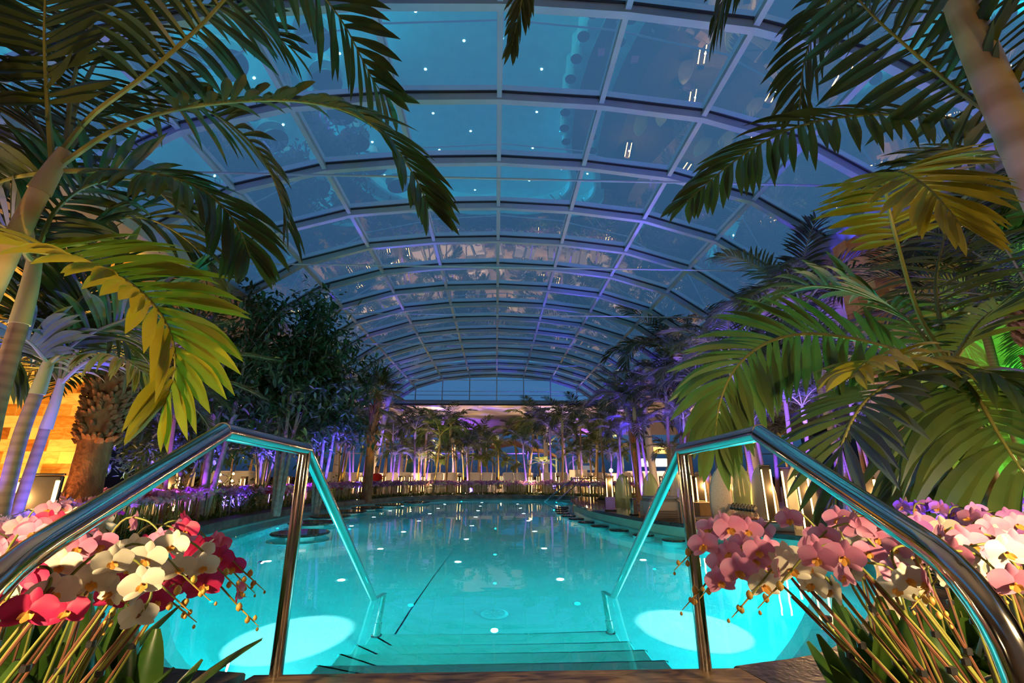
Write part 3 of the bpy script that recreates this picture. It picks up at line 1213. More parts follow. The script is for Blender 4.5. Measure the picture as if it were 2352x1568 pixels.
# boom lift far left of centre
b = PY(905, 1000, 30)
t = root('boom_lift', (b.x, 30, .1), 'raised white boom lift basket with teal boom seen far behind the palms', 'lift')
mb = MB()
for z in (0, .25, .5):
    mb.tube([(-.5, -.25, b.z - .25 + z), (.5, -.25, b.z - .25 + z), (.5, .25, b.z - .25 + z), (-.5, .25, b.z - .25 + z), (-.5, -.25, b.z - .25 + z)], .025, 6)
for x in (-.5, -.25, 0, .25, .5):
    for y in (-.25, .25):
        mb.tube([(x, y, b.z - .3), (x, y, b.z + .25)], .02, 6)
mb.box((0, 0, b.z - .32), (1.05, .55, .06))
mb.build('basket', M['white_paint'], t)
M['teal'] = mat('teal_machine_paint', (.01, .16, .22), .4)
mb = MB()
mb.tube([(.5, 0, b.z - .3), (1.0, 0, b.z + .1)], .05, 8)
mb.box((1.1, 0, 1.9), (.34, .3, 3.2), bev=.03)
mb.build('boom', M['teal'], t)
mb = MB()
mb.box((.1, -.28, b.z - .05), (.3, .08, .3), bev=.02)
mb.build('control_box', M['grey_plastic'], t)
mb = MB()
mb.box((.8, 0, .45), (1.6, .9, .4), bev=.08)
for x in (.3, 1.4):
    mb.tube([(x, -.5, .25), (x, .5, .25)], .25, 16)
mb.build('chassis', M['teal'], t)

# lifeguard board and kiosk
b = PY(1328, 1087, 21)
simple('notice_board', [('panel', [((0, 0, b.z - .1), (.8, .05, .32))], M['white_paint']), ('leg', [((-.3, .02, (b.z - .2) / 2), (.05, .05, b.z - .2))], M['steel']), ('leg', [((.3, .02, (b.z - .2) / 2), (.05, .05, b.z - .2))], M['steel'])],
       (b.x, 21, .1), 'white rectangular board on steel legs beyond the far handrails', 'board')
b = PY(1488, 1066, 26)
M['kiosk_glow'] = emis('lit_kiosk_fascia', (1.0, .55, .12), 3.0)  # yellow light on the kiosk is put in as glowing panels
M['kiosk_white'] = emis('lit_kiosk_shelf', (1.0, .80, .55), 2.4)
simple('kiosk', [('roof', [((0, 0, b.z + .95), (3.0, 1.6, .12))], M['white_paint']), ('lit_fascia', [((.3, -.8, b.z + .62), (1.2, .06, .34))], M['kiosk_glow']),
                 ('lit_shelf', [((.1, -.6, b.z - .02), (2.2, .1, .42))], M['kiosk_white']), ('counter', [((0, -.5, .55), (2.8, .5, 1.0))], M['plaster']),
                 ('post', [((-1.4, 0, (b.z + .9) / 2), (.08, .08, b.z + .9))], M['alu']), ('post', [((1.4, 0, (b.z + .9) / 2), (.08, .08, b.z + .9))], M['alu'])],
       (b.x, 26, .1), 'small bar kiosk with fascia lit yellow behind the palms right of centre', 'kiosk')
# bright spotlight
b = PY(1403, 1080, 24)
t = root('spotlight', (b.x, 24, .1), 'bright cold white spotlight on a slim pole near the bar tip', 'lamp')
mb = MB()
mb.tube([(0, 0, 0), (0, 0, b.z - .25)], .02, 6)
mb.build('pole', M['black_metal'], t)
mb = MB()
mb.tube([(0, .12, b.z - .1), (0, -.04, b.z - .1)], .10, 12)
mb.build('housing', M['black_metal'], t)
mb = MB()
mb.tube([(0, -.045, b.z - .1), (0, -.055, b.z - .1)], .085, 12)
mb.build('lens', emis('cold_spot', (.85, .95, 1), 120), t)
# purple-grey arched canopy over the far loungers
M['canopy'] = mat('dark_mauve_fabric', (.16, .09, .10), .8)
t = root('shade_sail', (.6, 33.4, .1), 'dark mauve shade canopy behind the palms beyond the pool centre', 'canopy')
mb = MB()
g = []
for i in range(13):
    u = i / 12 * 2 - 1
    g.append([Vector((u * 3.6, v * 1.6, 2.75 - .75 * u * u + .35 * abs(v) * (1 - u * u) + .12 * math.sin(u * 9))) for v in (-1, -.5, 0, .5, 1)])
mb.loft(g, 0, False, False)
mb.build('fabric', M['canopy'], t, True)
for x in (-3.5, 3.5):
    for y in (-1.55, 1.55):
        mb = MB()
        mb.tube([(x, y, 0), (x, y, 2.0)], .05, 8)
        mb.build('pole', M['alu'], t)
# ---------------------------------------------------------------- palms
Zup = Vector((0, 0, 1))


def frond(pts, L, n, wid, ang0=75, ang1=25, droop=.35, lift=.15, bare=.12, up=None, rag=.1, r0=.012, seg=6, mats=None, Lfun=None, one=None, twist=0.0, tipcut=0.0):
    """pinnate leaf along pts -> MB; leaflets are folded, curved blades"""
    mb = MB()
    cv = resample(crom(pts, 8), 28)
    m = len(cv)
    rr = [r0 * (1 - .85 * i / (m - 1)) + .0012 for i in range(m)]
    mb.tube(cv, rr, 6, 1)
    for i in range(n):
        u = bare + (1 - bare) * (i + .5 * U(0, 1)) / n
        f = u * (m - 1)
        k = min(int(f), m - 2)
        p = cv[k].lerp(cv[k + 1], f - k)
        T = (cv[k + 1] - cv[k]).normalized()
        upv = up if up is not None else Zup
        if abs(T.dot(upv)) > .97:
            upv = Vector((0, 1, 0)) if up is None else up.orthogonal()
        S0 = T.cross(upv).normalized()
        N = S0.cross(T).normalized()
        v = (u - bare) / (1 - bare)
        prof_ = (min(1, .55 + v * 2.2)) * (1 if v < .6 else 1 - .5 * ((v - .6) / .4) ** 1.6)
        for s in (-1, 1):
            if one is not None and s != one and random.random() < .8:
                continue
            if random.random() < .02:
                continue
            l = L * prof_ * U(1 - rag, 1 + rag * .6)
            a = R(ang0 + (ang1 - ang0) * v ** 1.3 + U(-6, 6))
            li = lift + U(-.12, .12)
            D = (T * math.cos(a) + S0 * s * math.sin(a) + N * li).normalized()
            W = (T - D * T.dot(D))
            W = W.normalized() if W.length > 1e-4 else N
            if twist:
                W = (Matrix.Rotation(twist * s * U(.6, 1.2), 3, D) @ W)
            Q = D.cross(W).normalized()
            dr = droop * U(.7, 1.4)
            vs = []
            q = p.copy()
            d = D.copy()
            for j in range(seg + 1):
                t = j / seg
                w = wid * (.35 + 1.3 * t if t < .5 else (1.0 - (t - .5) / .5 * .0)) if t < .5 else wid * (1 - ((t - .5) / .5) ** 1.7 * (.97 - tipcut))
                fo = .28 * w
                vs += [q - W * w * .5 - Q * fo * .5, q + Q * fo * .5, q + W * w * .5 - Q * fo * .5]
                d = (d + Vector((0, 0, -1)) * dr / seg * (1 + t)).normalized()
                q = q + d * (l / seg)
            fs = []
            for j in range(seg):
                a_ = j * 3
                fs += [(a_, a_ + 1, a_ + 4, a_ + 3), (a_ + 1, a_ + 2, a_ + 5, a_ + 4)]
            mb.add(vs, fs, 0)
    return mb


def fan(c, D, rad, n=26, wid=.05, droop=.35):
    """fan leaf blade (palmate) at c, facing along D"""
    mb = MB()
    D = D.normalized()
    S0 = D.cross(Zup)
    S0 = S0.normalized() if S0.length > .01 else Vector((1, 0, 0))
    for i in range(n):
        a = (i / (n - 1) - .5) * R(290)
        l = rad * (.8 + .2 * math.cos(a)) * U(.92, 1.05)
        d = (D * math.cos(a) + S0 * math.sin(a)).normalized()
        W = Zup.cross(d)
        W = W.normalized() if W.length > .01 else S0
        q = c.copy()
        vs = []
        for j in range(6):
            t = j / 5
            w = wid * (.15 + 1.4 * t if t < .6 else 1 - (t - .6) / .4 * .96)
            vs += [q - W * w * .5, q + Vector((0, 0, .2 * w)), q + W * w * .5]
            d = (d + Vector((0, 0, -1)) * droop / 5 * (.3 + 1.6 * t)).normalized()
            q = q + d * l / 5
        mb.add(vs, [f for j in range(5) for f in ((j * 3, j * 3 + 1, j * 3 + 4, j * 3 + 3), (j * 3 + 1, j * 3 + 2, j * 3 + 5, j * 3 + 4))], 0)
    return mb


def arch(p, az, e0, e1, L, n=7):
    pts = [Vector(p)]
    for i in range(n):
        u = (i + .5) / n
        e = R(e0 + (e1 - e0) * u ** 1.15)
        pts.append(pts[-1] + Vector((math.cos(az) * math.cos(e), math.sin(az) * math.cos(e), math.sin(e))) * L / n)
    return pts


def proto_palm(H, r, nf, L, ll, wid, leafm, tm='trunk', shaft=True, dens=34, lean=.06, e_hi=78, e_lo=5, tag_='palm_tree', date=False, bul=0.0):
    t = root(tag_, (0, 0, 0), 'x', 'palm')
    la = U(0, 6.28)
    tp = Vector((math.cos(la) * lean * H, math.sin(la) * lean * H, H))
    path = crom([Vector((0, 0, 0)), tp * .5 + Vector((U(-.03, .03) * H, U(-.03, .03) * H, 0)) * (0 if date else .6), tp], 8)
    m = len(path)
    mb = MB()
    mb.tube(path, [r * (1.25 - .35 * min(1, i / (m - 1) * 3) - .12 * i / (m - 1) + (.35 * (i / (m - 1)) ** 4 if date else 0)) * (1 + .03 * (i % 2)) for i in range(m)], 12)
    mb.build('trunk', M[tm], t, True)
    if date:
        mb = MB()
        for k in range(260):
            u = U(.55, .99)
            p = tp * u
            a = k * 2.399
            rr = r * (1.05 + .3 * u ** 3)
            o = Vector((math.cos(a), math.sin(a), 0))
            q = p + o * rr * .85
            mb.tube([q, q + o * .04 + Vector((0, 0, .07)), q + o * .075 + Vector((0, 0, .10))], [.04, .032, .012], 5)
        mb.build('old_leaf_bases', M['trunk_date'], t)
    top = tp
    if shaft:
        mb = MB()
        sl = min(.8, .2 * H)
        mb.tube([tp - Vector((0, 0, .02)), tp + Vector((0, 0, sl * .3)), tp + Vector((0, 0, sl))], [r * .95, r * 1.15, r * .5], 10)
        mb.build('crownshaft', M['crownshaft'], t, True)
        top = tp + Vector((0, 0, sl * .9))
    for k in range(nf):
        u = k / max(1, nf - 1)
        az = k * 2.399 + U(-.2, .2)
        e0 = e_hi - (e_hi - 35) * u ** .8 + U(-5, 5)
        e1 = e0 - (60 + 55 * u) + U(-8, 8)
        if date:
            e0 = 70 - 85 * u
            e1 = e0 - 55
        ll_ = L * U(.85, 1.1)
        mbf = frond(arch(top + Vector((math.cos(az), math.sin(az), 0)) * r * .3, az, e0, e1, ll_), ll, dens, wid, 62, 28, .45, .25, .16, None, .12, .016 * L / 1.8, 4)
        mbf.build('frond', [M[leafm], M['rachis']], t)
    return t


def proto_fan(H, r, nf, L, rad):
    t = root('fan_palm', (0, 0, 0), 'x', 'palm')
    mb = MB()
    mb.tube([(0, 0, 0), (0, 0, H * .5), (.05, 0, H)], [r * 1.2, r, r * .95], 12)
    mb.build('trunk', M['trunk_date'], t, True)
    mb = MB()
    for k in range(110):
        p = Vector((.05, 0, H)) * U(.45, 1.0)
        a = k * 2.399
        o = Vector((math.cos(a), math.sin(a), 0))
        q = p + o * r * .9
        mb.tube([q, q + o * .07 + Vector((0, 0, .14))], [.035, .02], 5)
    mb.build('old_leaf_bases', M['trunk_date'], t)
    for k in range(nf):
        az = k * 2.399
        u = k / (nf - 1)
        e = R(75 - 85 * u)
        D = Vector((math.cos(az) * math.cos(e), math.sin(az) * math.cos(e), math.sin(e)))
        c = Vector((.05, 0, H)) + D * L
        mb = fan(c, (D + Vector((0, 0, -.25))).normalized(), rad * U(.9, 1.1), 24, rad * .11, .55)
        mb.tube([(.05, 0, H), c], [.018, .01], 5, 1)
        mb.build('fan_leaf', [M['leaf_dark'], M['rachis']], t)
    return t


PR = {
    'a': proto_palm(3.3, .075, 10, 2.1, .62, .052, 'leaf_dark'),
    'b': proto_palm(2.6, .06, 9, 1.8, .56, .050, 'leaf_mid', lean=.10),
    'c': proto_palm(1.9, .05, 9, 1.45, .46, .046, 'leaf_mid', lean=.05, e_hi=70),
    'd': proto_palm(4.2, .085, 11, 2.5, .66, .050, 'leaf_dark', dens=40),
    'e': proto_palm(3.6, .22, 26, 2.1, .40, .026, 'leaf_dark', 'trunk_date', False, 44, .02, date=True, tag_='date_palm'),
    'f': proto_fan(4.2, .17, 24, .75, .62),
}
# (pixel x of the crown, y of the crown top node, depth, kind)
BG = [(960, 985, 22, 'a'), (1000, 1000, 19.6, 'b'), (1046, 1002, 25, 'a'), (905, 1045, 21.5, 'c'), (930, 1042, 24, 'b'), (1028, 975, 23, 'd'), (1075, 1040, 26, 'b'), (1108, 1015, 29, 'a'),
      (1105, 1060, 24, 'c'), (1160, 1063, 31, 'b'), (1136, 1050, 31.5, 'b'), (1210, 1022, 21.2, 'b'), (1240, 1000, 26, 'a'), (1262, 985, 22, 'a'), (1285, 968, 20.4, 'd'), (1300, 1010, 24, 'a'),
      (1334, 960, 20.5, 'd'), (1360, 1020, 21.5, 'b'), (1385, 975, 18.5, 'd'), (1420, 1000, 17, 'a'), (1450, 930, 15.5, 'd'), (1480, 985, 14.5, 'a'), (1470, 1040, 19, 'c'), (1330, 1045, 21, 'c'),
      (1515, 900, 13, 'd'), (1560, 960, 12, 'd'), (1600, 870, 11, 'd'), (1650, 940, 10.5, 'a'), (1690, 820, 9.6, 'd'), (1740, 960, 10.0, 'a'), (1775, 850, 9.0, 'd'), (1830, 930, 8.6, 'a'),
      (1900, 820, 7.9, 'd'), (1945, 930, 8.4, 'd'), (1400, 1045, 24, 'c'), (1545, 1040, 15, 'c'), (1600, 1010, 14, 'b'), (1800, 1000, 12, 'a'), (1870, 700, 7.2, 'd'),
      (790, 1000, 18, 'a'), (700, 1045, 14.5, 'b'), (735, 1010, 22, 'a'), (620, 1050, 16, 'c'), (640, 1000, 20, 'd'), (540, 1040, 17, 'c'), (500, 985, 15, 'a'), (440, 1030, 13, 'b'), (330, 1010, 12, 'a'), (822, 1015, 24, 'b'),
      (1186, 1075, 27, 'c'), (1010, 1062, 27, 'c'), (875, 1010, 27, 'a'), (430, 900, 9.2, 'd'), (1990, 1000, 9, 'b'), (2230, 620, 6.2, 'd'), (1245, 1068, 25, 'c'), (980, 1050, 30, 'b'), (470, 1062, 11.5, 'c')]
random.seed(21)
for _ in range(34):
    BG.append((U(880, 1420), U(975, 1062), U(21.5, 33), random.choice('aabbc')))
for _ in range(9):
    BG.append((U(560, 860), U(960, 1040), U(17, 26), random.choice('ab')))
for _ in range(12):
    BG.append((U(1420, 2000), U(800, 1000), U(11, 19), random.choice('aadd')))
HT = {'a': 3.3 + .6, 'b': 2.6 + .47, 'c': 1.9 + .34, 'd': 4.2 + .75, 'e': 3.6, 'f': 4.2}
LAB = {'a': 'slender ringed-trunk palm', 'b': 'small bright-green palm', 'c': 'short young palm', 'd': 'tall dark-fronded palm', 'e': 'thick-trunked date palm', 'f': 'fan palm with shaggy trunk'}
by = {}
LIT = []
used = set()
for px, py, Y, k in BG:
    c_ = PY(px, py, Y)
    s = max(.35, (c_.z - .1) / HT[k])
    if c_.x * 6.9 / Y > 5.8 and Y > 6.4:
        Y = 5.9
        c_ = PY(px, py, Y)
        s = max(.35, (c_.z - .1) / HT[k])
    if abs(c_.x) > 6.2:
        s = min(s, 4.75 / (HT[k] + .9))
    if any(math.hypot(c_.x - q.location.x, Y - q.location.y) < .6 for q in cols):
        continue
    rz = U(0, 6.28)
    if k not in used:
        t = PR[k]
        used.add(k)
        t.scale = (s, s, s)
        t.rotation_euler = (0, 0, rz)
    else:
        t = dup(PR[k], (0, 0, 0), rz, s)
    t.location = (c_.x, Y, .1)
    LIT.append((c_.x, Y, c_.z))
    zone = 'left of the pool' if px < 880 else ('beyond the far end of the pool' if px < 1400 else 'right of the pool behind the bar')
    t['group'] = LAB[k] + 's ' + zone
    by.setdefault((k, zone), []).append(t)
for (k, zone), l in by.items():
    rank_labels(l, LAB[k] + ' ' + zone + ', %s from the left', LAB[k] + ' ' + zone)
for px, py, Y, k, lab in ((300, 850, 6.6, 'e', 'thick-trunked date palm in front of the salt-brick wall'), (2380, 700, 5.2, 'e', 'thick-trunked date palm at the right edge before the green-lit wall'),
                          (862, 905, 16.5, 'f', 'shaggy fan palm standing over the left pool edge'), (1450, 905, 22, 'f', 'fan palm standing behind the right far palms')):
    c_ = PY(px, py, Y)
    s = (c_.z - .1) / HT[k]
    if k not in used:
        t = PR[k]
        used.add(k)
    else:
        t = dup(PR[k], (0, 0, 0), U(0, 6), s)
    t.scale = (s, s, s) if k != 'e' else (1.0, 1.0, s)
    t.location = (c_.x - (.25 if px == 300 else 0), Y, .1)
    t['label'] = lab


# ---- foreground palms, traced frond by frond
def hero(name, lab, trunk, base_z, r, tm, parts, shaft=None, fm='leaf_dark'):
    tp = [PY(*p) for p in trunk]
    b = tp[0] + (tp[0] - tp[1]).normalized() * 0
    dirn = (tp[0] - tp[-1])
    k = (tp[0].z - .1) / max(.3, abs(dirn.z)) if tp[0].z > .1 else 0
    base = Vector((tp[0].x + dirn.x * min(k, 1.5) * .5, tp[0].y + dirn.y * k * .3, .1))
    t = root(name, base, lab, 'palm', None, True)
    pts = crom([base] + tp, 8)
    m = len(pts)
    mb = MB()
    rs = [r * (1.12 - .22 * i / (m - 1)) for i in range(m)]
    mb.tube(pts, rs, 20)
    mb.build('trunk', M[tm], t, True)
    if shaft:
        sp = [PY(*p) for p in shaft[0]]
        mb = MB()
        sp = crom(sp, 6)
        q = len(sp)
        mb.tube(sp, [shaft[1] + (shaft[2] - shaft[1]) * (i / (q - 1)) for i in range(q)], 18)
        mb.build('crownshaft', M['crownshaft'], t, True)
    for f in parts:
        pp, L, n, w = f[0], f[1] * 1.18, int(f[2] * .60), f[3] * 1.22
        kw = f[4] if len(f) > 4 else {}
        mm = kw.pop('m', fm)
        base_kw = dict(seg=7, r0=.014, droop=.3)
        base_kw.update(kw)
        frond([PY(*p) for p in pp], L, n, w, **base_kw).build('frond', [M[mm], M['rachis']], t)
    return t


V = Vector
hero('palm_tree', 'large foreground palm at the left edge with splayed arching fronds', [(-95, 830, 2.15), (10, 600, 2.15), (95, 430, 2.15)], .1, .047, 'trunk_pale', [
    ([(120, 380, 2.15), (108, 220, 2.1), (102, 60, 2.0), (110, -90, 1.9)], .40, 30, .055, dict(ang0=85, ang1=55, lift=0, droop=.1, bare=.28)),
    ([(140, 350, 2.15), (210, 265, 2.15), (330, 175, 2.1), (460, 60, 2.05), (560, -40, 2.0), (680, -60, 2.1), (780, 40, 2.3), (860, 190, 2.5), (900, 230, 2.6)], .42, 52, .052, dict(ang0=80, ang1=40, lift=.25, droop=.45, bare=.22)),
    ([(145, 375, 2.15), (260, 300, 2.15), (400, 252, 2.15), (560, 232, 2.2), (700, 234, 2.25), (820, 265, 2.3), (905, 335, 2.35), (960, 420, 2.35), (985, 480, 2.35)], .42, 62, .048, dict(ang0=72, ang1=26, lift=.22, droop=.38, bare=.24, up=V((.1, -.55, .85)).normalized())),
    ([(150, 392, 2.15), (260, 392, 2.15), (370, 402, 2.15), (470, 440, 2.2), (540, 510, 2.25), (575, 590, 2.25)], .36, 50, .044, dict(ang0=66, ang1=26, lift=.1, droop=.5, bare=.14, up=V((.1, -.6, .8)).normalized())),
    ([(110, 395, 2.15), (30, 408, 2.15), (-60, 440, 2.1)], .30, 20, .05, dict(ang0=75, ang1=50, lift=.4, droop=.1)),
    ([(160, 340, 2.3), (230, 250, 2.6), (330, 215, 2.9), (470, 250, 3.1), (580, 330, 3.2), (640, 440, 3.3), (660, 530, 3.3)], .50, 56, .044, dict(ang0=66, ang1=28, lift=.2, droop=.5, bare=.15)),
    ([(150, 340, 2.3), (190, 200, 2.5), (270, 80, 2.8), (400, 10, 3.1), (560, 30, 3.3), (680, 120, 3.5)], .52, 54, .046, dict(ang0=70, ang1=30, lift=.2, droop=.5, bare=.15)),
    ([(125, 360, 2.3), (60, 250, 2.4), (-20, 190, 2.5), (-110, 190, 2.5)], .45, 36, .045, dict(ang0=70, ang1=40, lift=.2, droop=.4)),
    ([(150, 350, 2.3), (170, 180, 2.4), (230, 20, 2.5), (330, -80, 2.6)], .45, 36, .045, dict(ang0=72, ang1=40, lift=.1, droop=.35)),
    ([(135, 400, 2.3), (60, 330, 2.6), (-30, 300, 2.9), (-120, 330, 3.0)], .50, 36, .05, dict(ang0=75, ang1=40, lift=.1, droop=.5)),
], ([(90, 440, 2.15), (122, 388, 2.15), (150, 345, 2.15)], .050, .030))

hero('palm_tree', 'foreground palm lower left with one yellow-lit arching frond', [(-60, 1150, 2.5), (-10, 930, 2.5), (45, 740, 2.5)], .1, .045, 'trunk', [
    ([(75, 600, 2.5), (60, 575, 2.3), (160, 592, 2.2), (255, 625, 2.15), (335, 680, 2.1), (390, 760, 2.1), (402, 850, 2.1), (372, 945, 2.1)], .40, 50, .058, dict(ang0=64, ang1=22, lift=.55, droop=.42, bare=.12, m='leaf_lit_yellow', up=V((.35, -.5, .8)).normalized())),
    ([(80, 590, 2.5), (130, 480, 2.5), (220, 420, 2.5), (330, 420, 2.6), (420, 490, 2.7)], .42, 40, .045, dict(ang0=66, ang1=30, lift=.3, droop=.4)),
    ([(70, 600, 2.5), (10, 520, 2.4), (-80, 500, 2.3)], .40, 26, .045, dict(ang0=70, ang1=40, lift=.3)),
    ([(80, 600, 2.6), (200, 520, 2.8), (330, 500, 3.0), (440, 560, 3.2), (500, 650, 3.3)], .45, 44, .042, dict(ang0=64, ang1=28, lift=.2, droop=.5)),
    ([(70, 600, 2.6), (70, 480, 2.8), (110, 360, 3.0), (190, 280, 3.2), (300, 260, 3.4)], .45, 40, .042, dict(ang0=66, ang1=32, lift=.2, droop=.5)),
], ([(45, 745, 2.5), (68, 660, 2.5), (80, 595, 2.5)], .046, .034), 'leaf_dark')

hero('palm_tree', 'slim palm with blue-lit fronds before the salt-brick wall', [(-15, 1250, 3.2), (42, 1020, 3.2), (85, 900, 3.2)], .1, .042, 'trunk', [
    ([(112, 835, 3.2), (150, 740, 3.2), (200, 670, 3.2), (265, 640, 3.2), (330, 670, 3.3)], .55, 46, .045, dict(ang0=60, ang1=26, lift=.3, droop=.5, m='leaf_mid')),
    ([(115, 835, 3.2), (190, 775, 3.2), (280, 735, 3.2), (370, 700, 3.3), (450, 650, 3.4)], .50, 46, .042, dict(ang0=60, ang1=26, lift=.3, droop=.5, m='leaf_mid')),
    ([(110, 830, 3.2), (85, 740, 3.2), (50, 670, 3.2), (10, 640, 3.3)], .50, 40, .045, dict(ang0=60, ang1=26, lift=.3, droop=.4)),
    ([(112, 830, 3.2), (115, 720, 3.3), (150, 620, 3.4), (210, 560, 3.5)], .55, 40, .045, dict(ang0=60, ang1=26, lift=.3, droop=.4)),
    ([(112, 835, 3.2), (60, 780, 3.0), (0, 770, 2.9)], .45, 30, .045, dict(ang0=60, ang1=36, lift=.3, droop=.5)),
], ([(85, 905, 3.2), (105, 850, 3.2), (114, 825, 3.2)], .044, .028), 'leaf_mid')

hero('palm_tree', 'slim leaning palm right of the blue-lit one before the salt wall', [(5, 1280, 3.6), (60, 1110, 3.6), (105, 980, 3.6)], .1, .036, 'trunk', [
    ([(140, 880, 3.6), (180, 800, 3.6), (235, 760, 3.6), (290, 790, 3.6), (305, 850, 3.6)], .42, 46, .032, dict(ang0=56, ang1=26, lift=.2, droop=.7)),
    ([(140, 880, 3.6), (200, 830, 3.5), (270, 820, 3.4), (340, 860, 3.3)], .38, 40, .030, dict(ang0=56, ang1=26, lift=.2, droop=.8, m='leaf_lit_yellow')),
    ([(138, 880, 3.6), (150, 780, 3.6), (200, 690, 3.6), (270, 650, 3.7)], .42, 40, .035, dict(ang0=58, ang1=26, lift=.3, droop=.4, m='leaf_mid')),
    ([(138, 880, 3.6), (95, 820, 3.6), (50, 820, 3.6), (20, 870, 3.5)], .40, 36, .034, dict(ang0=58, ang1=26, lift=.2, droop=.7)),
], ([(105, 985, 3.6), (128, 920, 3.6), (142, 870, 3.6)], .040, .024), 'leaf_mid')

# right side
hero('palm_tree', 'huge foreground palm trunk at the upper right edge with long fronds', [(2480, 640, 1.75), (2350, 345, 1.75), (2235, 80, 1.75), (2120, -230, 1.75)], .1, .075, 'trunk_pale', [
    ([(2345, 320, 1.9), (2270, 260, 1.95), (2180, 190, 2.0), (2075, 100, 2.0), (1990, 20, 2.0), (1920, -70, 2.0)], .48, 34, .062, dict(ang0=80, ang1=62, lift=.05, droop=.12, bare=.06)),
    ([(2350, 330, 2.2), (2230, 283, 2.35), (2110, 264, 2.4), (1990, 264, 2.4), (1880, 278, 2.4), (1780, 312, 2.4), (1680, 375, 2.4), (1578, 462, 2.4)], .40, 64, .046, dict(ang0=70, ang1=24, lift=.08, droop=.62, bare=.02, up=V((0, -.85, .5)).normalized(), m='leaf_dark')),
    ([(2120, -230, 1.8), (1950, -250, 2.0), (1780, -190, 2.2), (1690, -80, 2.4), (1640, 70, 2.5)], .40, 44, .042, dict(ang0=60, ang1=22, lift=.1, droop=.4)),
    ([(2120, -230, 1.9), (2000, -120, 2.3), (1900, 10, 2.6), (1850, 130, 2.8), (1835, 250, 2.9)], .45, 50, .040, dict(ang0=66, ang1=28, lift=.2, droop=.4)),
    ([(2350, 300, 2.2), (2300, 160, 2.4), (2230, 40, 2.6), (2120, -40, 2.8), (1980, 30, 3.0), (1900, 130, 3.1)], .5, 50, .045, dict(ang0=66, ang1=30, lift=.2, droop=.4)),
    ([(2380, 340, 2.3), (2280, 350, 2.6), (2140, 370, 2.9), (2010, 430, 3.1)], .42, 40, .04, dict(ang0=66, ang1=30, lift=.2, droop=.5)),
], None)

hero('palm_tree', 'broad foreground palm at right with drooping yellow-green fronds over the rail', [(2330, 1330, 2.5), (2270, 1120, 2.5), (2215, 930, 2.5)], .1, .06, 'trunk', [
    ([(2170, 850, 2.45), (2060, 805, 2.45), (1960, 778, 2.5), (1850, 767, 2.5), (1760, 788, 2.5), (1690, 845, 2.45), (1652, 930, 2.4), (1642, 1020, 2.35)], .40, 58, .052, dict(ang0=72, ang1=20, lift=.1, droop=.55, bare=.10, up=V((-.1, -.85, .5)).normalized(), m='leaf_mid')),
    ([(2190, 850, 2.4), (2240, 905, 2.2), (2295, 1000, 2.05), (2360, 1100, 1.95), (2440, 1210, 1.9)], .56, 34, .070, dict(ang0=68, ang1=40, lift=.2, droop=.85, bare=.02, m='leaf_mid')),
    ([(2170, 855, 2.4), (2070, 872, 2.3), (1990, 920, 2.2), (1942, 1000, 2.1), (1922, 1090, 2.1), (1925, 1170, 2.1)], .36, 38, .050, dict(ang0=70, ang1=25, lift=.2, droop=.35, bare=.08, m='leaf_dark')),
    ([(2180, 840, 2.45), (2110, 720, 2.55), (2062, 560, 2.45), (2035, 440, 2.25), (2060, 395, 1.95), (2130, 430, 1.75), (2210, 520, 1.65)], .34, 62, .042, dict(ang0=75, ang1=30, lift=.1, droop=.30, bare=.38, m='leaf_lit_yellow')),
    ([(2190, 830, 2.4), (2250, 740, 2.4), (2330, 690, 2.35), (2420, 700, 2.3)], .42, 34, .05, dict(ang0=68, ang1=30, lift=.25, droop=.5, m='leaf_mid')),
    ([(2200, 850, 2.35), (2280, 860, 2.2), (2370, 910, 2.1), (2450, 990, 2.0)], .42, 34, .052, dict(ang0=68, ang1=30, lift=.25, droop=.6, m='leaf_mid')),
    ([(2170, 840, 2.6), (2080, 730, 2.8), (1960, 670, 3.0), (1840, 660, 3.1), (1740, 720, 3.2)], .46, 50, .040, dict(ang0=66, ang1=28, lift=.25, droop=.45, m='leaf_mid')),
    ([(2160, 850, 2.5), (2070, 840, 2.2), (2000, 830, 2.0), (1960, 860, 1.9)], .30, 30, .045, dict(ang0=66, ang1=30, lift=.3, droop=.7, m='leaf_lit_yellow')),
    ([(2180, 840, 2.6), (2150, 640, 2.9), (2200, 480, 3.1), (2300, 420, 3.2)], .5, 40, .045, dict(ang0=66, ang1=30, lift=.2, droop=.5, m='leaf_dark')),
    ([(2180, 850, 2.5), (2120, 930, 2.4), (2090, 1040, 2.35), (2080, 1140, 2.3)], .34, 30, .045, dict(ang0=66, ang1=30, lift=.1, droop=.6, m='leaf_dark')),
], ([(2215, 935, 2.5), (2195, 880, 2.48), (2182, 840, 2.45)], .065, .045), 'leaf_mid')
# the hanging tip at top centre belongs to a palm standing beside the slab, out of view
t = root('palm_tree', (2.9, -.9, .1), 'tall palm standing out of view whose frond tip hangs at top centre', 'palm', None, True)
mb = MB()
mb.tube([(2.9, -.9, .1), (2.7, -.5, 2.4), (2.4, -.1, 4.4)], [.09, .08, .07], 14)
mb.build('trunk', M['trunk'], t, True)
tipp = [PY(1240, -120, 2.2), PY(1200, 0, 2.3), PY(1176, 105, 2.35)]
frond([V((2.4, -.1, 4.4)), V((1.9, .5, 4.9)), V((1.0, 1.4, 4.75))] + tipp, .36, 90, .036, ang0=55, ang1=16, lift=.1, droop=.35, bare=.2, seg=6).build('frond', [M['leaf_dark'], M['rachis']], t)
for az in (1.2, 2.2, 3.4, 4.5, 5.6):
    frond(arch(V((2.4, -.1, 4.4)), az, 55, -20, 1.7), .4, 40, .04, seg=5).build('frond', [M['leaf_dark'], M['rachis']], t)


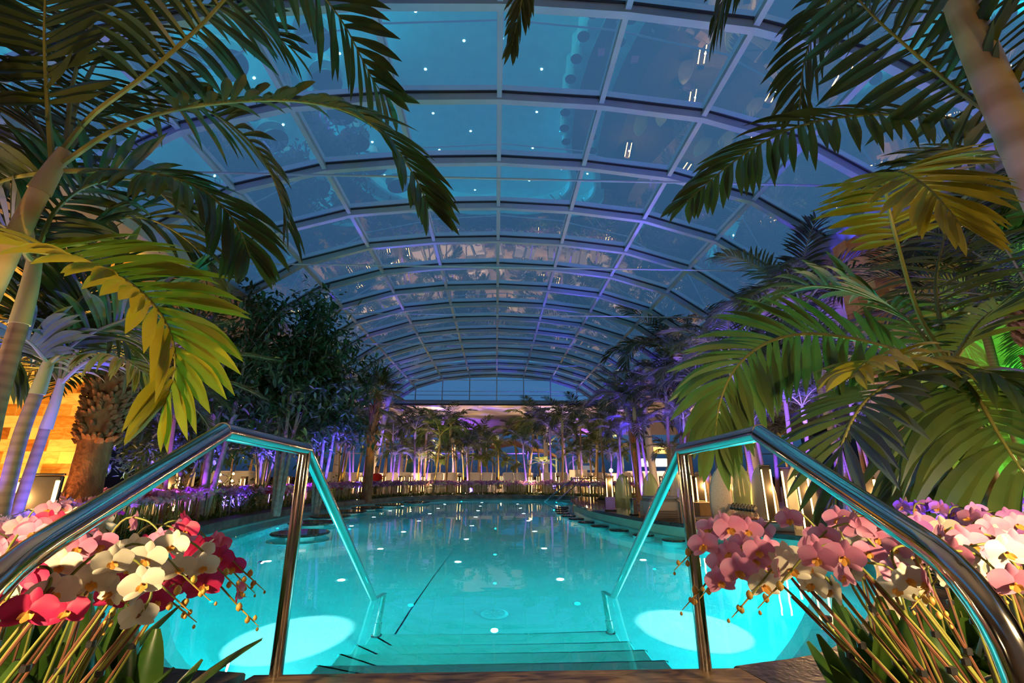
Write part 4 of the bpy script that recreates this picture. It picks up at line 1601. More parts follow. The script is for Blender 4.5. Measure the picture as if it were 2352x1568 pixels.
# ---------------------------------------------------------------- broad-leaved trees at left
def broad_tree(base, H, spread, nleaf, lab, seed, c0=.35, leaf=.16, top=None):
    nleaf = int(nleaf * 1.7)
    leaf = .20
    random.seed(seed)
    t = root('leafy_tree', base, lab, 'tree', 'broad-leaved trees left of the pool', True)
    b = Vector(base)
    mbt, mbl_ = MB(), MB()
    tips = []
    stems = 4
    for s in range(stems):
        a = s * 6.28 / stems + U(-.4, .4)
        tp = b + Vector((math.cos(a) * spread * .25, math.sin(a) * spread * .25, H * U(.55, .75)))
        path = crom([b + Vector((math.cos(a) * .05, math.sin(a) * .05, 0)), b.lerp(tp, .5) + Vector((U(-.1, .1), U(-.1, .1), 0)), tp], 5)
        mbt.tube(path, [.035 * H / 3 * (1 - .6 * i / (len(path) - 1)) for i in range(len(path))], 8)
        for k in range(9):
            p0 = path[random.randrange(len(path) // 2, len(path))]
            aa = U(0, 6.28)
            r_ = spread * U(.35, 1)
            q = Vector((b.x + math.cos(aa) * r_, b.y + math.sin(aa) * r_, b.z + H * U(c0, 1.0)))
            qd = (q - b).z / H
            mid_ = p0.lerp(q, .5) + Vector((0, 0, .12 * H * .3))
            br = crom([p0, mid_, q], 4)
            mbt.tube(br, [.014 * (1 - .7 * i / (len(br) - 1)) for i in range(len(br))], 5)
            tips.append(br)
    for i in range(nleaf):
        br = random.choice(tips)
        p = br[random.randrange(3, len(br))] + Vector((random.gauss(0, .14), random.gauss(0, .14), random.gauss(0, .12))) * spread
        d = Vector((U(-1, 1), U(-1, 1), U(-.9, .35))).normalized()
        w = d.cross(Vector((U(-.4, .4), U(-.4, .4), 1))).normalized()
        l = leaf * U(.7, 1.2)
        nrm = w.cross(d)
        c1, c2, tip = p + d * l * .35, p + d * l * .7 + nrm * l * -.06, p + d * l + nrm * -l * .18
        ww = l * .17
        mbl_.add([p, c1 - w * ww, c1 - nrm * ww * .3, c1 + w * ww, c2 - w * ww * .8, c2 - nrm * ww * .2, c2 + w * ww * .8, tip], [(0, 1, 2), (0, 2, 3), (1, 4, 5, 2), (2, 5, 6, 3), (4, 7, 5), (5, 7, 6)])
    mbt.build('branches', M['bark'], t, True)
    mbl_.build('foliage', M['leaf_tree'], t)
    return t


TR = [((560, 9.4, 640, 1.35, 1500), 'open leafy tree rising behind the left handrail', 11), ((700, 10.8, 690, 1.3, 3000), 'tall dense leafy tree whose crown touches the roof edge', 12),
      ((770, 11.5, 780, 1.25, 3200), 'dense dark leafy tree over the left pool edge', 13), ((640, 13, 850, 1.6, 2600), 'bushy leafy tree behind the others at left', 14), ((470, 10.5, 830, 1.5, 2600), 'purple-lit leafy tree beside the date palm', 15),
      ((400, 12, 900, 1.2, 1800), 'low leafy tree in front of the dark wall at left', 16)]
for (px, Y, ty, sp, nl), lab, sd in TR:
    tt = PY(px, ty, Y)
    broad_tree((tt.x, Y, .1), tt.z - .1, sp, nl, lab, sd)
# low shrubs behind the orchids
def shrub(x, y, h, lab, sd):
    random.seed(sd)
    t = root('leafy_shrub', (x, y, .1), lab, 'shrub', 'low shrubs behind the orchids', True)
    mbs, ml = MB(), MB()
    for k in range(14):
        a = U(0, 6.28)
        tp = V((x + math.cos(a) * h * .7, y + math.sin(a) * h * .5, .1 + h * U(.5, 1)))
        mbs.tube([(x, y, .1), tp], [.012, .005], 5)
        for j in range(26):
            p = V((x, y, .1)).lerp(tp, U(.4, 1.05)) + V((U(-.1, .1), U(-.1, .1), U(-.1, .1)))
            d = V((U(-1, 1), U(-1, 1), U(-.5, .7))).normalized()
            w = d.cross(Zup).normalized()
            l = U(.10, .17)
            ml.add([p, p + d * l * .5 - w * l * .2, p + d * l, p + d * l * .5 + w * l * .2], [(0, 1, 2, 3)])
    mbs.build('stems', M['bark'], t)
    ml.build('foliage', M['leaf_mid'], t)


for i, (px, Y, h) in enumerate(((520, 12, .95), (600, 13.5, .8), (450, 10, .85), (680, 16, .8), (735, 17.5, .75), (560, 10.8, .6), (1480, 19, .6), (2030, 6.7, .8))):
    g = PY(px, 1110, Y)
    shrub(g.x, Y, h, ['leafy shrub with string lights behind the orchids', 'leafy shrub in front of the pale round column', 'leafy shrub beside the lamp behind the left rail', 'leafy shrub by the far left loungers', 'leafy shrub left of the fan palm', 'low leafy shrub among the left orchids', 'small leafy shrub right of the far handrails', 'leafy shrub before the right salt-brick wall'][i], 30 + i)
# string of small warm bulbs in the first shrub
t = None
for i, (px, py, Y) in enumerate(((506, 1090, 12), (512, 1114, 11.8), (536, 1088, 12), (533, 1104, 11.9), (532, 1115, 11.7), (505, 1105, 12.1))):
    g = PY(px, py, Y)
    mb = MB()
    mb.lathe([(.0, -.03), (.028, -.015), (.03, 0), (.02, .025), (.0, .035)], n=8)
    o = mb.build('light_bulb', M['strip'], origin=(0, 0, 0))
    o.location = g
    tag(o, 'x', 'bulb', 'warm bulbs in the shrub behind the left rail')
    t = (t or []) + [o]
rank_labels(t, 'small warm bulb hanging in the shrub behind the left rail, %s from the left')
random.seed(99)

# person in red, seated beyond the pool
g = PY(864, 1100, 20.5)
t = root('person', (g.x, 20.5, .1), 'person in a red shirt seated beyond the pool left of centre, facing the water', 'person')
mb = MB()
def ringz(cx, cy_, z, rx, ry, n=14):
    return [Vector((cx + rx * math.cos(2 * PI * k / n), cy_ + ry * math.sin(2 * PI * k / n), z)) for k in range(n)]
M['skin'] = mat('skin', (.50, .28, .18), .55)
M['red_cloth'] = mat('red_shirt', (.70, .03, .02), .8)
M['dark_cloth'] = mat('dark_trousers', (.04, .04, .05), .8)
M['hair'] = mat('dark_hair', (.03, .02, .015), .6)
mb.loft([ringz(0, 0, .36, .16, .12), ringz(0, .0, .50, .165, .12), ringz(0, -.01, .70, .17, .11), ringz(0, -.02, .84, .19, .10), ringz(0, -.02, .91, .12, .08), ringz(0, -.02, .95, .055, .055), ringz(0, -.03, .99, .055, .06),
         ringz(0, -.04, 1.03, .068, .085), ringz(0, -.04, 1.09, .078, .098), ringz(0, -.035, 1.16, .076, .095), ringz(0, -.03, 1.21, .05, .06), ringz(0, -.03, 1.225, .01, .01)], 0)
for s in (-1, 1):
    mb.tube([(s * .17, -.02, .86), (s * .24, -.05, .66), (s * .20, -.22, .50), (s * .13, -.34, .48)], [.05, .042, .036, .026], 10)
    for f in range(4):
        mb.tube([(s * (.13 - .012 * f), -.34, .485), (s * (.12 - .014 * f), -.41, .475), (s * (.11 - .014 * f), -.435, .455)], [.009, .008, .006], 6)
    mb.tube([(s * .15, -.34, .48), (s * .17, -.37, .47)], [.010, .007], 6)
    mb.tube([(s * .09, 0, .42), (s * .11, -.42, .44), (s * .11, -.44, .40), (s * .11, -.42, .06), (s * .11, -.56, .03)], [.085, .06, .055, .04, .035], 10)
body = mb.build('body', M['skin'], t, True)
mb = MB()
mb.loft([ringz(0, 0, .36, .175, .135), ringz(0, 0, .50, .18, .135), ringz(0, -.01, .70, .185, .125), ringz(0, -.02, .85, .20, .115), ringz(0, -.02, .915, .11, .085)], 0)
for s in (-1, 1):
    mb.tube([(s * .15, -.02, .87), (s * .24, -.04, .68)], [.066, .056], 10)
mb.build('shirt', M['red_cloth'], t, True)
mb = MB()
for s in (-1, 1):
    mb.tube([(s * .08, 0.02, .42), (s * .11, -.42, .44), (s * .11, -.45, .40), (s * .11, -.42, .10)], [.10, .075, .068, .055], 10)
mb.build('trousers', M['dark_cloth'], t, True)
mb = MB()
mb.loft([ringz(0, -.02, 1.10, .084, .100), ringz(0, -.018, 1.17, .084, .100), ringz(0, -.02, 1.225, .055, .065), ringz(0, -.02, 1.24, .01, .01)], 0)
mb.build('hair', M['hair'], t, True)
simple('stool', [('seat', [((0, .02, .32), (.42, .40, .06), 0, .02)], M['white_paint']), ('leg', [((-.17, -.14, .15), (.03, .03, .30))], M['white_paint']), ('leg', [((.17, -.14, .15), (.03, .03, .30))], M['white_paint']),
                 ('leg', [((-.17, .18, .15), (.03, .03, .30))], M['white_paint']), ('leg', [((.17, .18, .15), (.03, .03, .30))], M['white_paint'])], (g.x, 20.5, .1), 'white stool under the person in the red shirt', 'stool')

# ---------------------------------------------------------------- garden spotlights (blue, green, warm) aimed up into the palms
BLUE, VIO, GRN, YEL = (.10, .05, 1), (.32, .06, 1), (.02, .9, .22), (1, .62, .10)
def upl(px, Y, col, pw, z1, dx=0, ang=62, py=1110):
    g = PY(px, py, Y)
    p = V((g.x, Y, .18))
    lamp('garden_uplight', 'SPOT', p + V((0, 0, .06)), col, pw, .05, p + V((dx, .15, z1)), ang, .7)


LIT.sort()
for i, (x, y, z) in enumerate(LIT):
    if y < 16.5:
        if i % 2 == 0 and not inpool(x, y - .6, 0):
            lamp('garden_uplight', 'SPOT', (x - .3, y - .6, .2), BLUE, 500 + 130 * z, .02, (x, y, z), 75, .7)
    elif i % 5 in (0, 2):
        lamp('garden_uplight', 'SPOT', (x + .12, y - .45, .2), BLUE, 1000 + 250 * z, .02, (x, y + .05, z * .8), 52, .6)
    elif i % 5 == 4:
        lamp('garden_uplight', 'SPOT', (x - .12, y - .5, .2), YEL, 420, .02, (x, y, z * .9), 60, .7)
for px, Y, col, pw in ((1440, 15.6, BLUE, 900), (1480, 14.2, BLUE, 800), (1560, 12, BLUE, 800), (1650, 10.6, BLUE, 900),
                       (1740, 9.6, BLUE, 900), (1830, 8.4, BLUE, 900), (1945, 8.0, BLUE, 900), (700, 14, VIO, 500), (620, 12.6, BLUE, 800), (520, 10.6, BLUE, 900), (440, 10, BLUE, 900), (760, 11.2, BLUE, 700), (380, 10.4, BLUE, 700), (820, 17.5, BLUE, 500)):
    upl(px, Y, col, pw * 2.6, 3.2)
for px, Y, pw in ((1000, 24, 260), (1040, 27, 260), (1150, 27, 260), (860, 15.8, 200), (1320, 19.7, 200), (700, 10.2, 160), (1560, 9.8, 220), (1700, 8.2, 220), (960, 21, 220)):
    upl(px, Y, YEL, pw, 3.0)
# close ones
for p, aim, col, pw, ang in (((-3.55, 2.7, .2), (-3.5, 3.3, 2.2), BLUE, 520, 75), ((-3.0, 3.5, .2), (-3.4, 3.4, 2.2), BLUE, 420, 75), ((-2.0, 1.3, .35), (-1.8, 2.1, 2.0), YEL, 120, 80), ((-2.6, 1.7, .3), (-2.35, 2.1, 2.2), YEL, 90, 50), ((-3.4, 1.4, .3), (-2.4, 2.2, 2.6), YEL, 40, 60),
                            ((1.75, 1.9, .4), (1.6, 2.1, 3.0), BLUE, 110, 80), ((-2.6, 1.9, .4), (-2.9, 2.3, 2.6), BLUE, 90, 90), ((-1.3, 3.4, .05), (-1.2, 2.3, 2.9), GRN, 40, 80), ((2.7, 3.5, .2), (2.6, 2.6, 3.0), GRN, 60, 80), ((3.0, 1.6, .3), (2.5, 2.3, 1.8), YEL, 55, 80), ((2.3, 1.0, .3), (2.1, 1.9, 2.4), YEL, 60, 60),
                            ((3.6, 3.3, .2), (2.6, 2.7, 3.6), VIO, 170, 70), ((3.2, 1.0, .3), (2.6, 1.8, 3.4), (1, .55, .12), 70, 50), ((-3.0, .9, .3), (-1.6, 1.9, 3.4), (.45, .18, .5), 60, 70), ((6.2, 5.3, .2), (4.6, 6.2, 4), BLUE, 420, 80),
                            ((4.4, 3.4, .2), (4.4, 6.4, 3.6), BLUE, 700, 80), ((-5.7, 8.6, .3), (-5.9, 10.4, 3.2), VIO, 420, 90), ((-5.6, 10.5, .3), (-5.6, 12.4, 3.0), BLUE, 500, 80), ((3.4, 4.6, .2), (3.6, 4.8, 3.0), BLUE, 420, 90), ((-5.6, 6.2, .2), (-5.2, 7.0, 3.0), (1, .35, .10), 160, 60), ((-4.6, 5.0, .3), (-3.9, 9.5, 3.5), BLUE, 300, 60)):
    lamp('garden_uplight', 'SPOT', p, col, pw, .06, aim, ang, .7)
# invisible spots added to tint the ceilings
for x, y, col, pw in ((-15, 16, (.62, .25, 1), 650), (-14, 27, (.62, .28, 1), 700), (15, 18, (.8, .42, .62), 500), (14, 28, (1, .55, .5), 600), (-12, 8, (.5, .3, 1), 260), (14, 9, (.4, .3, 1), 260), (0, -3, (1, .6, .3), 200)):
    lamp('ceiling_fill', 'SPOT', (x, y, 2.6), col, pw, 0, (x, y + .5, 5.0), 140, 1.0)
for x in (-7.5, -3.8, 0, 3.8, 7.5):
    for y in (28.6, 32.2):
        lamp('ceiling_fill', 'SPOT', (x, y, 2.9), (1, .60, .42), 330, 0, (x, y, 5), 160, 1.0)
for x in (-8, -3, 2, 7):  # violet spots added to colour the stand-in reflection panel
    lamp('reflection_panel_fill', 'SPOT', (x, 33.6, 2.4), (.30, .08, 1), 900, 0, (x, 35.4, 4.0), 120, 1.0)
for x in (-9, -3, 3, 9):  # invisible downward spots added to brighten terrace and loungers
    lamp('terrace_glow', 'SPOT', (x, 24.5, 2.7), (1, .62, .38), 900, 0, (x, 24.5, 0), 150, .5)
    lamp('terrace_glow', 'SPOT', (x, 30, 2.7), (1, .62, .38), 800, 0, (x, 30, 0), 150, .5)
# ---------------------------------------------------------------- moth orchids
def petalmat(name, c1, c2, tr=.35):
    m = mat(name, c1, .5, col2=c2, nscale=14)
    N, L = nt(m)
    b = N['Principled BSDF']
    o = N['Material Output']
    t = N.new('ShaderNodeBsdfTranslucent')
    t.inputs[0].default_value = (*c2, 1)
    mx = N.new('ShaderNodeMixShader')
    mx.inputs[0].default_value = tr
    L.new(b.outputs[0], mx.inputs[1])
    L.new(t.outputs[0], mx.inputs[2])
    L.new(mx.outputs[0], o.inputs[0])
    return m


PET = {'white': petalmat('petal_white', (.86, .80, .66), (.90, .86, .74)), 'pink': petalmat('petal_pink', (.80, .24, .48), (.88, .44, .64)),
       'magenta': petalmat('petal_magenta', (.50, .012, .09), (.66, .03, .16)), 'purple': petalmat('petal_purple', (.36, .10, .46), (.52, .22, .62)),
       'lilac': petalmat('petal_lilac', (.62, .36, .62), (.74, .50, .74))}
M['lip'] = petalmat('orchid_lip', (.75, .22, .05), (.85, .50, .08))
M['stem'] = mat('orchid_stem', (.17, .21, .03), .45, col2=(.24, .22, .05), nscale=8)
M['stake'] = mat('bamboo_stake', (.16, .06, .03), .6)
M['bud'] = mat('orchid_bud', (.50, .36, .05), .45, col2=(.60, .30, .08), nscale=10)


def petal(mb, Mx, a, L, W, cup, mi=0, nu=7, nv=4, roundness=.5):
    """one petal in the flower's plane at angle a"""
    ca, sa = math.cos(a), math.sin(a)
    vs = []
    for i in range(nu + 1):
        t = i / nu
        w = W * (math.sin(PI * min(1, t ** roundness * .97 + .02)) ** .52)
        for j in range(nv + 1):
            s = (j / nv - .5)
            x = L * t
            y = w * s
            z = cup * (t * t) * L - abs(s) ** 2 * w * .45 + .05 * L * math.sin(t * 5 + a) * s
            vs.append(Mx @ Vector((x * ca - y * sa, x * sa + y * ca, z)))
    k = nv + 1
    mb.add(vs, [(i * k + j, i * k + j + 1, (i + 1) * k + j + 1, (i + 1) * k + j) for i in range(nu) for j in range(nv)], mi)


def flower_geo(mb, Mx, s, lo=False):
    nu, nv = (7, 4) if not lo else (2, 2)
    for a in (90, 212, 328):
        petal(mb, Mx, R(a), s * .50, s * .34, .05, 0, nu, nv, .62)
    for a in (12, 168):
        petal(mb, Mx @ Matrix.Translation((0, 0, s * .03)), R(a), s * .54, s * .62, .10, 0, nu, nv, .78)
    if not lo:
        M2 = Mx @ Matrix.Translation((0, -s * .03, s * .04))
        petal(mb, M2 @ Matrix.Rotation(R(-28), 4, 'X'), R(270), s * .27, s * .17, .45, 1, 4, 2, .7)
        for a in (222, 318):
            petal(mb, M2, R(a), s * .17, s * .16, .8, 1, 3, 2, .8)
        mb.tube([M2 @ Vector((0, s * .03, 0)), M2 @ Vector((0, s * .02, s * .09))], [s * .035, s * .02], 6, 1)
    else:
        petal(mb, Mx @ Matrix.Translation((0, -s * .02, s * .06)), R(270), s * .2, s * .2, .3, 1, 2, 2)


FL = {}
for c_ in PET:
    FL[c_] = []
    for v in range(2):
        mb = MB()
        flower_geo(mb, Matrix.Identity(4), .072)
        me = bpy.data.meshes.new('flower_' + c_)
        me.from_pydata(mb.v, [], mb.f)
        me.materials.append(PET[c_])
        me.materials.append(M['lip'])
        me.polygons.foreach_set('material_index', mb.m)
        me.polygons.foreach_set('use_smooth', [True] * len(mb.f))
        FL[c_].append(me)


def strap_leaf(base, az, L, W, el, droop=1.0):
    mb = MB()
    D = Vector((math.cos(az) * math.cos(el), math.sin(az) * math.cos(el), math.sin(el)))
    S0 = Vector((-math.sin(az), math.cos(az), 0))
    q = Vector(base)
    vs = []
    n = 8
    for i in range(n + 1):
        t = i / n
        w = W * (math.sin(PI * (t * .86 + .10)) ** .7)
        N = S0.cross(D)
        vs += [q - S0 * w / 2 - N * w * -.14, q - S0 * w * .24 - N * w * -.02, q - N * w * .05, q + S0 * w * .24 - N * w * -.02, q + S0 * w / 2 - N * w * -.14]
        D = (D + Vector((0, 0, -1)) * droop / n).normalized()
        q = q + D * L / n
    mb.add(vs, [(i * 5 + j, i * 5 + j + 1, i * 5 + j + 6, i * 5 + j + 5) for i in range(n) for j in range(4)])
    return mb


orch_n = 0
herolist = {}


def orchid(head, base, colour, nfl, cluster, fs=1.0, face=None):
    """a staked moth orchid: head = where the spray of flowers starts, base = its foot"""
    global orch_n
    orch_n += 1
    head = Vector(head)
    base = Vector(base)
    t = root('moth_orchid', base, 'x', 'orchid', 'moth orchids in the foreground ' + cluster, True)
    herolist.setdefault((cluster, colour), []).append((head, t))
    # stem rises to the head and arches over sideways
    az = U(0, 6.28)
    if face is not None:
        az = face
    arc = Vector((math.cos(az), math.sin(az), 0))
    sp = .185 * fs
    e = head + arc * sp + Vector((0, 0, -.04))
    path = crom([base, base.lerp(head, .5) + Vector((U(-.02, .02), U(-.02, .02), 0)), head, head + arc * sp * .45 + Vector((0, 0, .045)), e], 7)
    m = len(path)
    mb = MB()
    mb.tube(path, [.0042 - .0022 * i / (m - 1) for i in range(m)], 7)
    stem = mb.build('stem', M['stem'], t, True)
    mb = MB()
    off = Vector((U(-.01, .01), U(-.01, .01), 0))
    hh = base.lerp(head, U(.9, 1.06))
    mb.tube([base + off, hh + off * .4], .0035, 6)
    mb.build('stake', M['stake'], t)
    for u in (.45, .75):
        p = base.lerp(head, u)
        mb = MB()
        mb.tube([p - Vector((0, 0, .006)), p + Vector((0, 0, .006))], .0095, 8)
        mb.build('clip', M['black_plastic'], t)
    camd = (Vector((0, 0, .9)) - head)
    camd.normalize()
    for i in range(nfl):
        u = .52 + .40 * i / max(1, nfl - 1)
        p = path[min(m - 1, int(u * (m - 1)))]
        s = -1 if i % 2 else 1
        T = (path[min(m - 1, int(u * (m - 1)) + 1)] - path[max(0, int(u * (m - 1)) - 1)]).normalized()
        sd = T.cross(Zup)
        sd = sd.normalized() if sd.length > .1 else Vector((1, 0, 0))
        n_ = (camd * 1.0 + sd * s * .55 + Vector((U(-.5, .5), U(-.5, .5), U(-.25, .15)))).normalized()
        if random.random() < .12:
            n_ = -n_
        c = p + sd * s * .026 * fs + n_ * .024 + Vector((0, 0, -.012))
        ob = bpy.data.objects.new('flower', random.choice(FL[colour]))
        COL.objects.link(ob)
        ob.parent = t
        z = n_
        x = Zup.cross(z).normalized()
        y = z.cross(x)
        Rm = Matrix((x, y, z)).transposed().to_4x4()
        k = fs * U(.88, 1.08)
        ob.matrix_local = Matrix.Translation(c - base) @ Rm @ Matrix.Rotation(U(-.3, .3), 4, 'Z') @ Matrix.Scale(k, 4)
    mb = MB()
    q = path[-1]
    dd = (path[-1] - path[-2]).normalized()
    for i in range(4):
        s = -1 if i % 2 else 1
        p = q + dd * .018 * i
        b0 = p + Vector((U(-.01, .01), U(-.01, .01), .008 * s))
        r_ = .008 - .0014 * i
        mb.lathe([(.0, -r_ * 1.3), (r_ * .8, -r_ * .7), (r_, 0), (r_ * .7, r_ * .8), (.0, r_ * 1.4)], b0, 8)
    mb.tube([q, q + dd * .056], [.002, .001], 5)
    mb.build('buds', M['bud'], t, True)
    a0 = U(0, 6)
    for i in range(4):
        strap_leaf(base, a0 + i * 1.57 + U(-.4, .4), U(.20, .34), U(.065, .095), R(U(35, 72)), U(.5, 1.4)).build('leaf', M['orchid_leaf'], t, True)
    mb = MB()
    mb.lathe([(.0, -.02), (.05, -.02), (.06, .07), (.056, .075), (.0, .06)], base - Vector((0, 0, .06)), 14)
    mb.build('pot', M['pot'], t)
    return t


W_, Pk, Mg, Pu, Li = 'white', 'pink', 'magenta', 'purple', 'lilac'
LEFT = [(150, 1335, 1.35, W_, 5, .35), (225, 1310, 1.42, W_, 4, .3), (95, 1375, 1.3, Mg, 3, 2.6), (250, 1235, 1.7, Pk, 3, 0), (300, 1250, 1.75, Pk, 3, .3), (330, 1290, 1.5, W_, 5, .2),
        (395, 1300, 1.6, Mg, 6, .4), (270, 1350, 1.5, Mg, 4, 2.9), (330, 1400, 1.35, W_, 3, 2.5), (370, 1370, 1.5, Mg, 4, .2), (410, 1330, 1.65, Mg, 4, 1.0), (55, 1290, 1.7, Pk, 4, .5),
        (25, 1250, 1.9, Pk, 5, .2), (80, 1225, 2.1, Mg, 5, .4), (15, 1330, 1.5, W_, 4, .4), (130, 1215, 2.3, W_, 5, .2), (60, 1195, 2.5, Pk, 5, .3), (180, 1380, 1.45, Mg, 3, .6), (215, 1270, 1.9, Pk, 4, 2.8), (345, 1240, 1.8, Mg, 4, .3)]
RIGHT = [(1745, 1240, 1.45, Pk, 6, 3.0), (1800, 1290, 1.4, Pk, 6, 3.2), (1770, 1320, 1.4, Pk, 4, 3.1), (1880, 1220, 1.6, Pk, 3, 2.9), (1935, 1230, 1.6, Pk, 4, .1), (1990, 1225, 1.7, W_, 3, .2),
         (2010, 1255, 1.5, Pk, 4, 3.0), (1900, 1330, 1.35, W_, 5, 3.1), (1960, 1350, 1.35, W_, 4, .1), (1985, 1310, 1.3, Pk, 5, 3.0), (2060, 1310, 1.45, Pk, 3, .2), (2110, 1300, 1.5, W_, 3, .1),
         (2180, 1330, 1.35, Pk, 3, .2), (2040, 1240, 1.8, Pu, 5, .1), (2130, 1230, 2.0, Pk, 5, 3.0), (2180, 1255, 1.8, W_, 4, .1), (2230, 1280, 1.6, Pk, 4, .2), (2290, 1270, 1.7, Pk, 5, 3.1), (2340, 1310, 1.5, W_, 4, 3.0),
         (2100, 1190, 2.3, Pu, 5, .3), (2180, 1200, 2.3, Pk, 5, .1), (2260, 1215, 2.2, Pu, 5, .2), (2330, 1230, 2.0, Pk, 5, 3.1), (1960, 1195, 2.4, W_, 4, 0)]
for L_, cl in ((LEFT, 'left of the steps'), (RIGHT, 'right of the steps')):
    for px, py, dd, col, nf, fc in L_:
        a, b, c = ray(px, py)
        k = dd / math.hypot(a, b)
        h = V((a * k, b * k, HC + c * k))
        sgn = -1 if cl.startswith('left') else 1
        bx = V((h.x + sgn * U(.0, .07) - .0, h.y + U(-.08, .08), .06))
        # keep the feet out of the slab and out of the pool
        if sgn < 0:
            bx.x = min(bx.x, -1.22)
        else:
            bx.x = max(bx.x, 1.30)
        if abs(bx.x) < 2.2:
            bx.y = min(bx.y, 1.95)
        orchid(h, bx, col, nf, cl, 1.0, fc)
for (cl, col), l in herolist.items():
    l.sort(key=lambda q: proj(q[0])[0])
    for i, (h, t) in enumerate(l):
        t['label'] = '%s moth orchid %s, %s of that colour from the left' % (col, cl, ordn(i))

# extra foreground foliage: big strap leaves of plants whose flowers stand above
k = 0
for sgn, x0, x1 in ((-1, 1.25, 2.3), (1, 1.32, 2.5)):
    for i in range(24):
        x = sgn * U(x0, x1)
        y = U(1.0, 1.9) if i % 3 else U(1.9, 1.9 + max(0.05, (abs(x) - 1.3) * .8))
        t = root('strap_leaf_plant', (x, y, .06), 'x', 'plant', 'leaf rosettes in the foreground ' + ('left' if sgn < 0 else 'right') + ' bed', True)
        for j in range(6):
            strap_leaf((x, y, .06), j * 1.05 + U(-.3, .3), U(.28, .50), U(.08, .12), R(U(50, 85)), U(.2, .9)).build('leaf', M['orchid_leaf'], t, True)
        t['label'] = 'rosette of broad glossy strap leaves in the foreground ' + ('left' if sgn < 0 else 'right') + ' bed'

# mid-distance orchids: one mesh each
def small_orchid(colour, seed, lo=True, hgt=.55):
    random.seed(seed)
    mb = MB()
    for s in range(2):
        az = U(0, 6.28)
        arc = V((math.cos(az), math.sin(az), 0))
        h = V((U(-.03, .03), U(-.03, .03), hgt * U(.88, 1.02)))
        path = [V((0, 0, 0)), h, h + arc * .09 + V((0, 0, .035)), h + arc * .2 + V((0, 0, -.02))]
        mb.tube(path, [.005, .004, .003, .002], 4, 2)
        for i in range(6):
            u = i / 5
            p = path[1].lerp(path[2], u * 2) if u < .5 else path[2].lerp(path[3], u * 2 - 1)
            n_ = V((U(-1, 1), U(-1, .3) - .2, U(-.2, .3))).normalized()
            x = Zup.cross(n_).normalized()
            y = n_.cross(x)
            Mx = Matrix.Translation(p + n_ * .03 + V((0, 0, -.02))) @ Matrix((x, y, n_)).transposed().to_4x4()
            flower_geo(mb, Mx, .070, True)
    for j in range(4):
        az = j * 1.57 + U(-.3, .3)
        l = strap_leaf((0, 0, .0), az, U(.16, .26), .07, R(U(30, 65)), 1.0)
        mb.add(l.v, l.f, 3)
    return mb


SM = {}
for ci, c_ in enumerate(PET):
    SM[c_] = [small_orchid(c_, 100 + ci * 7 + v) for v in range(3)]
SME = {}
for c_ in PET:
    SME[c_] = []
    for mb in SM[c_]:
        me = bpy.data.meshes.new('orchid_' + c_)
        me.from_pydata(mb.v, [], mb.f)
        for mm in (PET[c_], M['lip'], M['stem'], M['orchid_leaf']):
            me.materials.append(mm)
        me.polygons.foreach_set('material_index', mb.m)
        SME[c_].append(me)
random.seed(5)
pos = []
NL = len([1 for p in OUT[:BAR0] if True])
Lp = OUT[6:BAR0 - 2]
for row, d in enumerate((.46, .62, .80, 1.0, 1.22, 1.46, 1.7, 1.95)):
    cv = [V((x, y, 0)) for x, y in offs(OUT, d)[6:BAR0 - 2]]
    tot = sum((cv[i + 1] - cv[i]).length for i in range(len(cv) - 1))
    for p in resample(cv, int(tot / .155)):
        pos.append((p.x + U(-.05, .05), p.y + U(-.05, .05), 'L'))
for row, d in enumerate((.50, .72, .95, 1.2, 1.5, 1.8, 2.1)):
    cv = [V((x, y, 0)) for x, y in offs(OUT, d)[BAR1 + 1:-6]]
    tot = sum((cv[i + 1] - cv[i]).length for i in range(len(cv) - 1))
    for p in resample(cv, max(2, int(tot / .17))):
        pos.append((p.x + U(-.05, .05), p.y + U(-.05, .05), 'R'))
for i in range(70):
    pos.append((U(4.6, 6.6), U(3.2, 6.3), 'R'))
# keep clear of foreground orchids and slab
pos = [p for p in pos if not (abs(p[0]) < 1.35 and p[1] < 2.6) and p[1] > 1.0]
# and of the lamps
pos = [p for p in pos if all(math.hypot(p[0] - b_.location.x, p[1] - b_.location.y) > .22 for b_ in near_b)]
pos.sort(key=lambda p: math.hypot(p[0], p[1]))
def colour(x, y, z):
    r_ = random.random()
    if z == 'L' and y < 5.2:
        return (W_ if r_ < .25 else Pk if r_ < .6 else Mg if r_ < .8 else Li)
    if z == 'L' and y < 8.5:
        return (Li if r_ < .35 else Pk if r_ < .6 else W_ if r_ < .7 else Mg if r_ < .82 else Pu)
    if z == 'L' and y < 16:
        g_ = math.sin(x * 2.1 + y * 1.3)
        return (Pu if r_ < .40 + .2 * g_ else Mg if r_ < .62 else W_ if r_ < .76 else Li if r_ < .93 else Pk)
    if z == 'L':
        return Pu if r_ < .5 else Li if r_ < .8 else W_
    return (Li if r_ < .35 else Pk if r_ < .65 else Pu if r_ < .85 else W_)


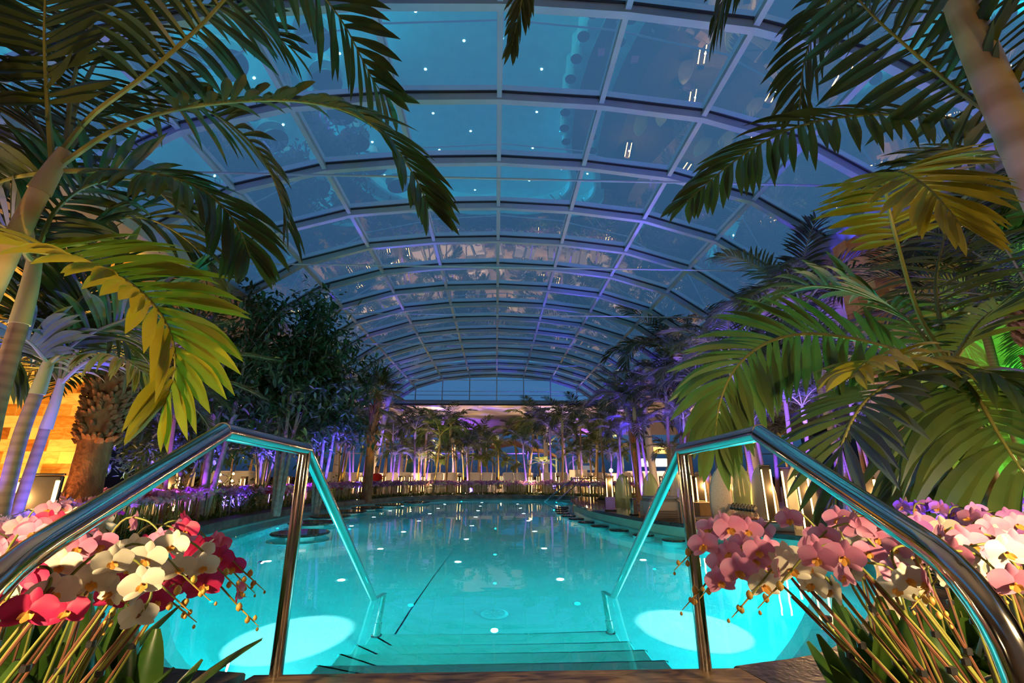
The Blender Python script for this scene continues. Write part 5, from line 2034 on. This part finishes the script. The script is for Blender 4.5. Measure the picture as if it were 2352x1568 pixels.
NI = 300 - orch_n - 5
for i, (x, y, z) in enumerate(pos[:NI]):
    c_ = colour(x, y, z)
    o = bpy.data.objects.new('moth_orchid', random.choice(SME[c_]))
    COL.objects.link(o)
    o.location = (x, y, .09)
    o.rotation_euler = (0, 0, U(0, 6.28))
    k = U(.9, 1.12)
    o.scale = (k, k, k)
    zone = ('left bed beside the near curb' if y < 6 else 'left bed further along the curb') if z == 'L' else 'right bed near the rail'
    tag(o, '%s moth orchid among many in the %s' % (c_, zone), 'orchid', '%s moth orchids in the %s' % (c_, zone))
mb = MB()
cols = list(PET)
for x, y, z in pos[NI:]:
    c_ = colour(x, y, z)
    src = random.choice(SM[c_])
    k = U(.9, 1.12)
    a = U(0, 6.28)
    ca, sa = math.cos(a) * k, math.sin(a) * k
    off_ = len(mb.v)
    mb.v.extend([(x + p[0] * ca - p[1] * sa, y + p[0] * sa + p[1] * ca, .09 + p[2] * k) for p in src.v])
    mb.f.extend([tuple(i + off_ for i in f) for f in src.f])
    ci = cols.index(c_)
    mb.m.extend([ci if q == 0 else 5 + q - 1 for q in src.m])
far_or = mb.build('distant_orchids', [PET[c_] for c_ in cols] + [M['lip'], M['stem'], M['orchid_leaf']])
tag(far_or, 'mass of purple and white orchids lining the far pool curb', 'orchids', kind='stuff')
print('orchids', orch_n, len(pos), 'far polys', len(far_or.data.polygons))
# dark low ground cover along the curb
mb = MB()
for d in (.38, .48, .62):
    cv = [V((x, y, 0)) for x, y in offs(OUT, d)[6:BAR0 - 2]] 
    tot = sum((cv[i + 1] - cv[i]).length for i in range(len(cv) - 1))
    for p in resample(cv, int(tot / .085)):
        l = strap_leaf((p.x + U(-.04, .04), p.y, .09), U(0, 6.28), U(.12, .22), U(.06, .09), R(U(25, 80)), 1.0)
        vs = [l.v[i] for r_ in (0, 2, 4, 6, 8) for i in (r_ * 5, r_ * 5 + 2, r_ * 5 + 4)]
        mb.add(vs, [(r_ * 3 + j, r_ * 3 + j + 1, r_ * 3 + j + 4, r_ * 3 + j + 3) for r_ in range(4) for j in range(2)])
tag(mb.build('ground_cover', M['orchid_leaf']), 'dark green ground-cover leaves along the stone curb', 'ground cover', kind='stuff')
mb = MB()
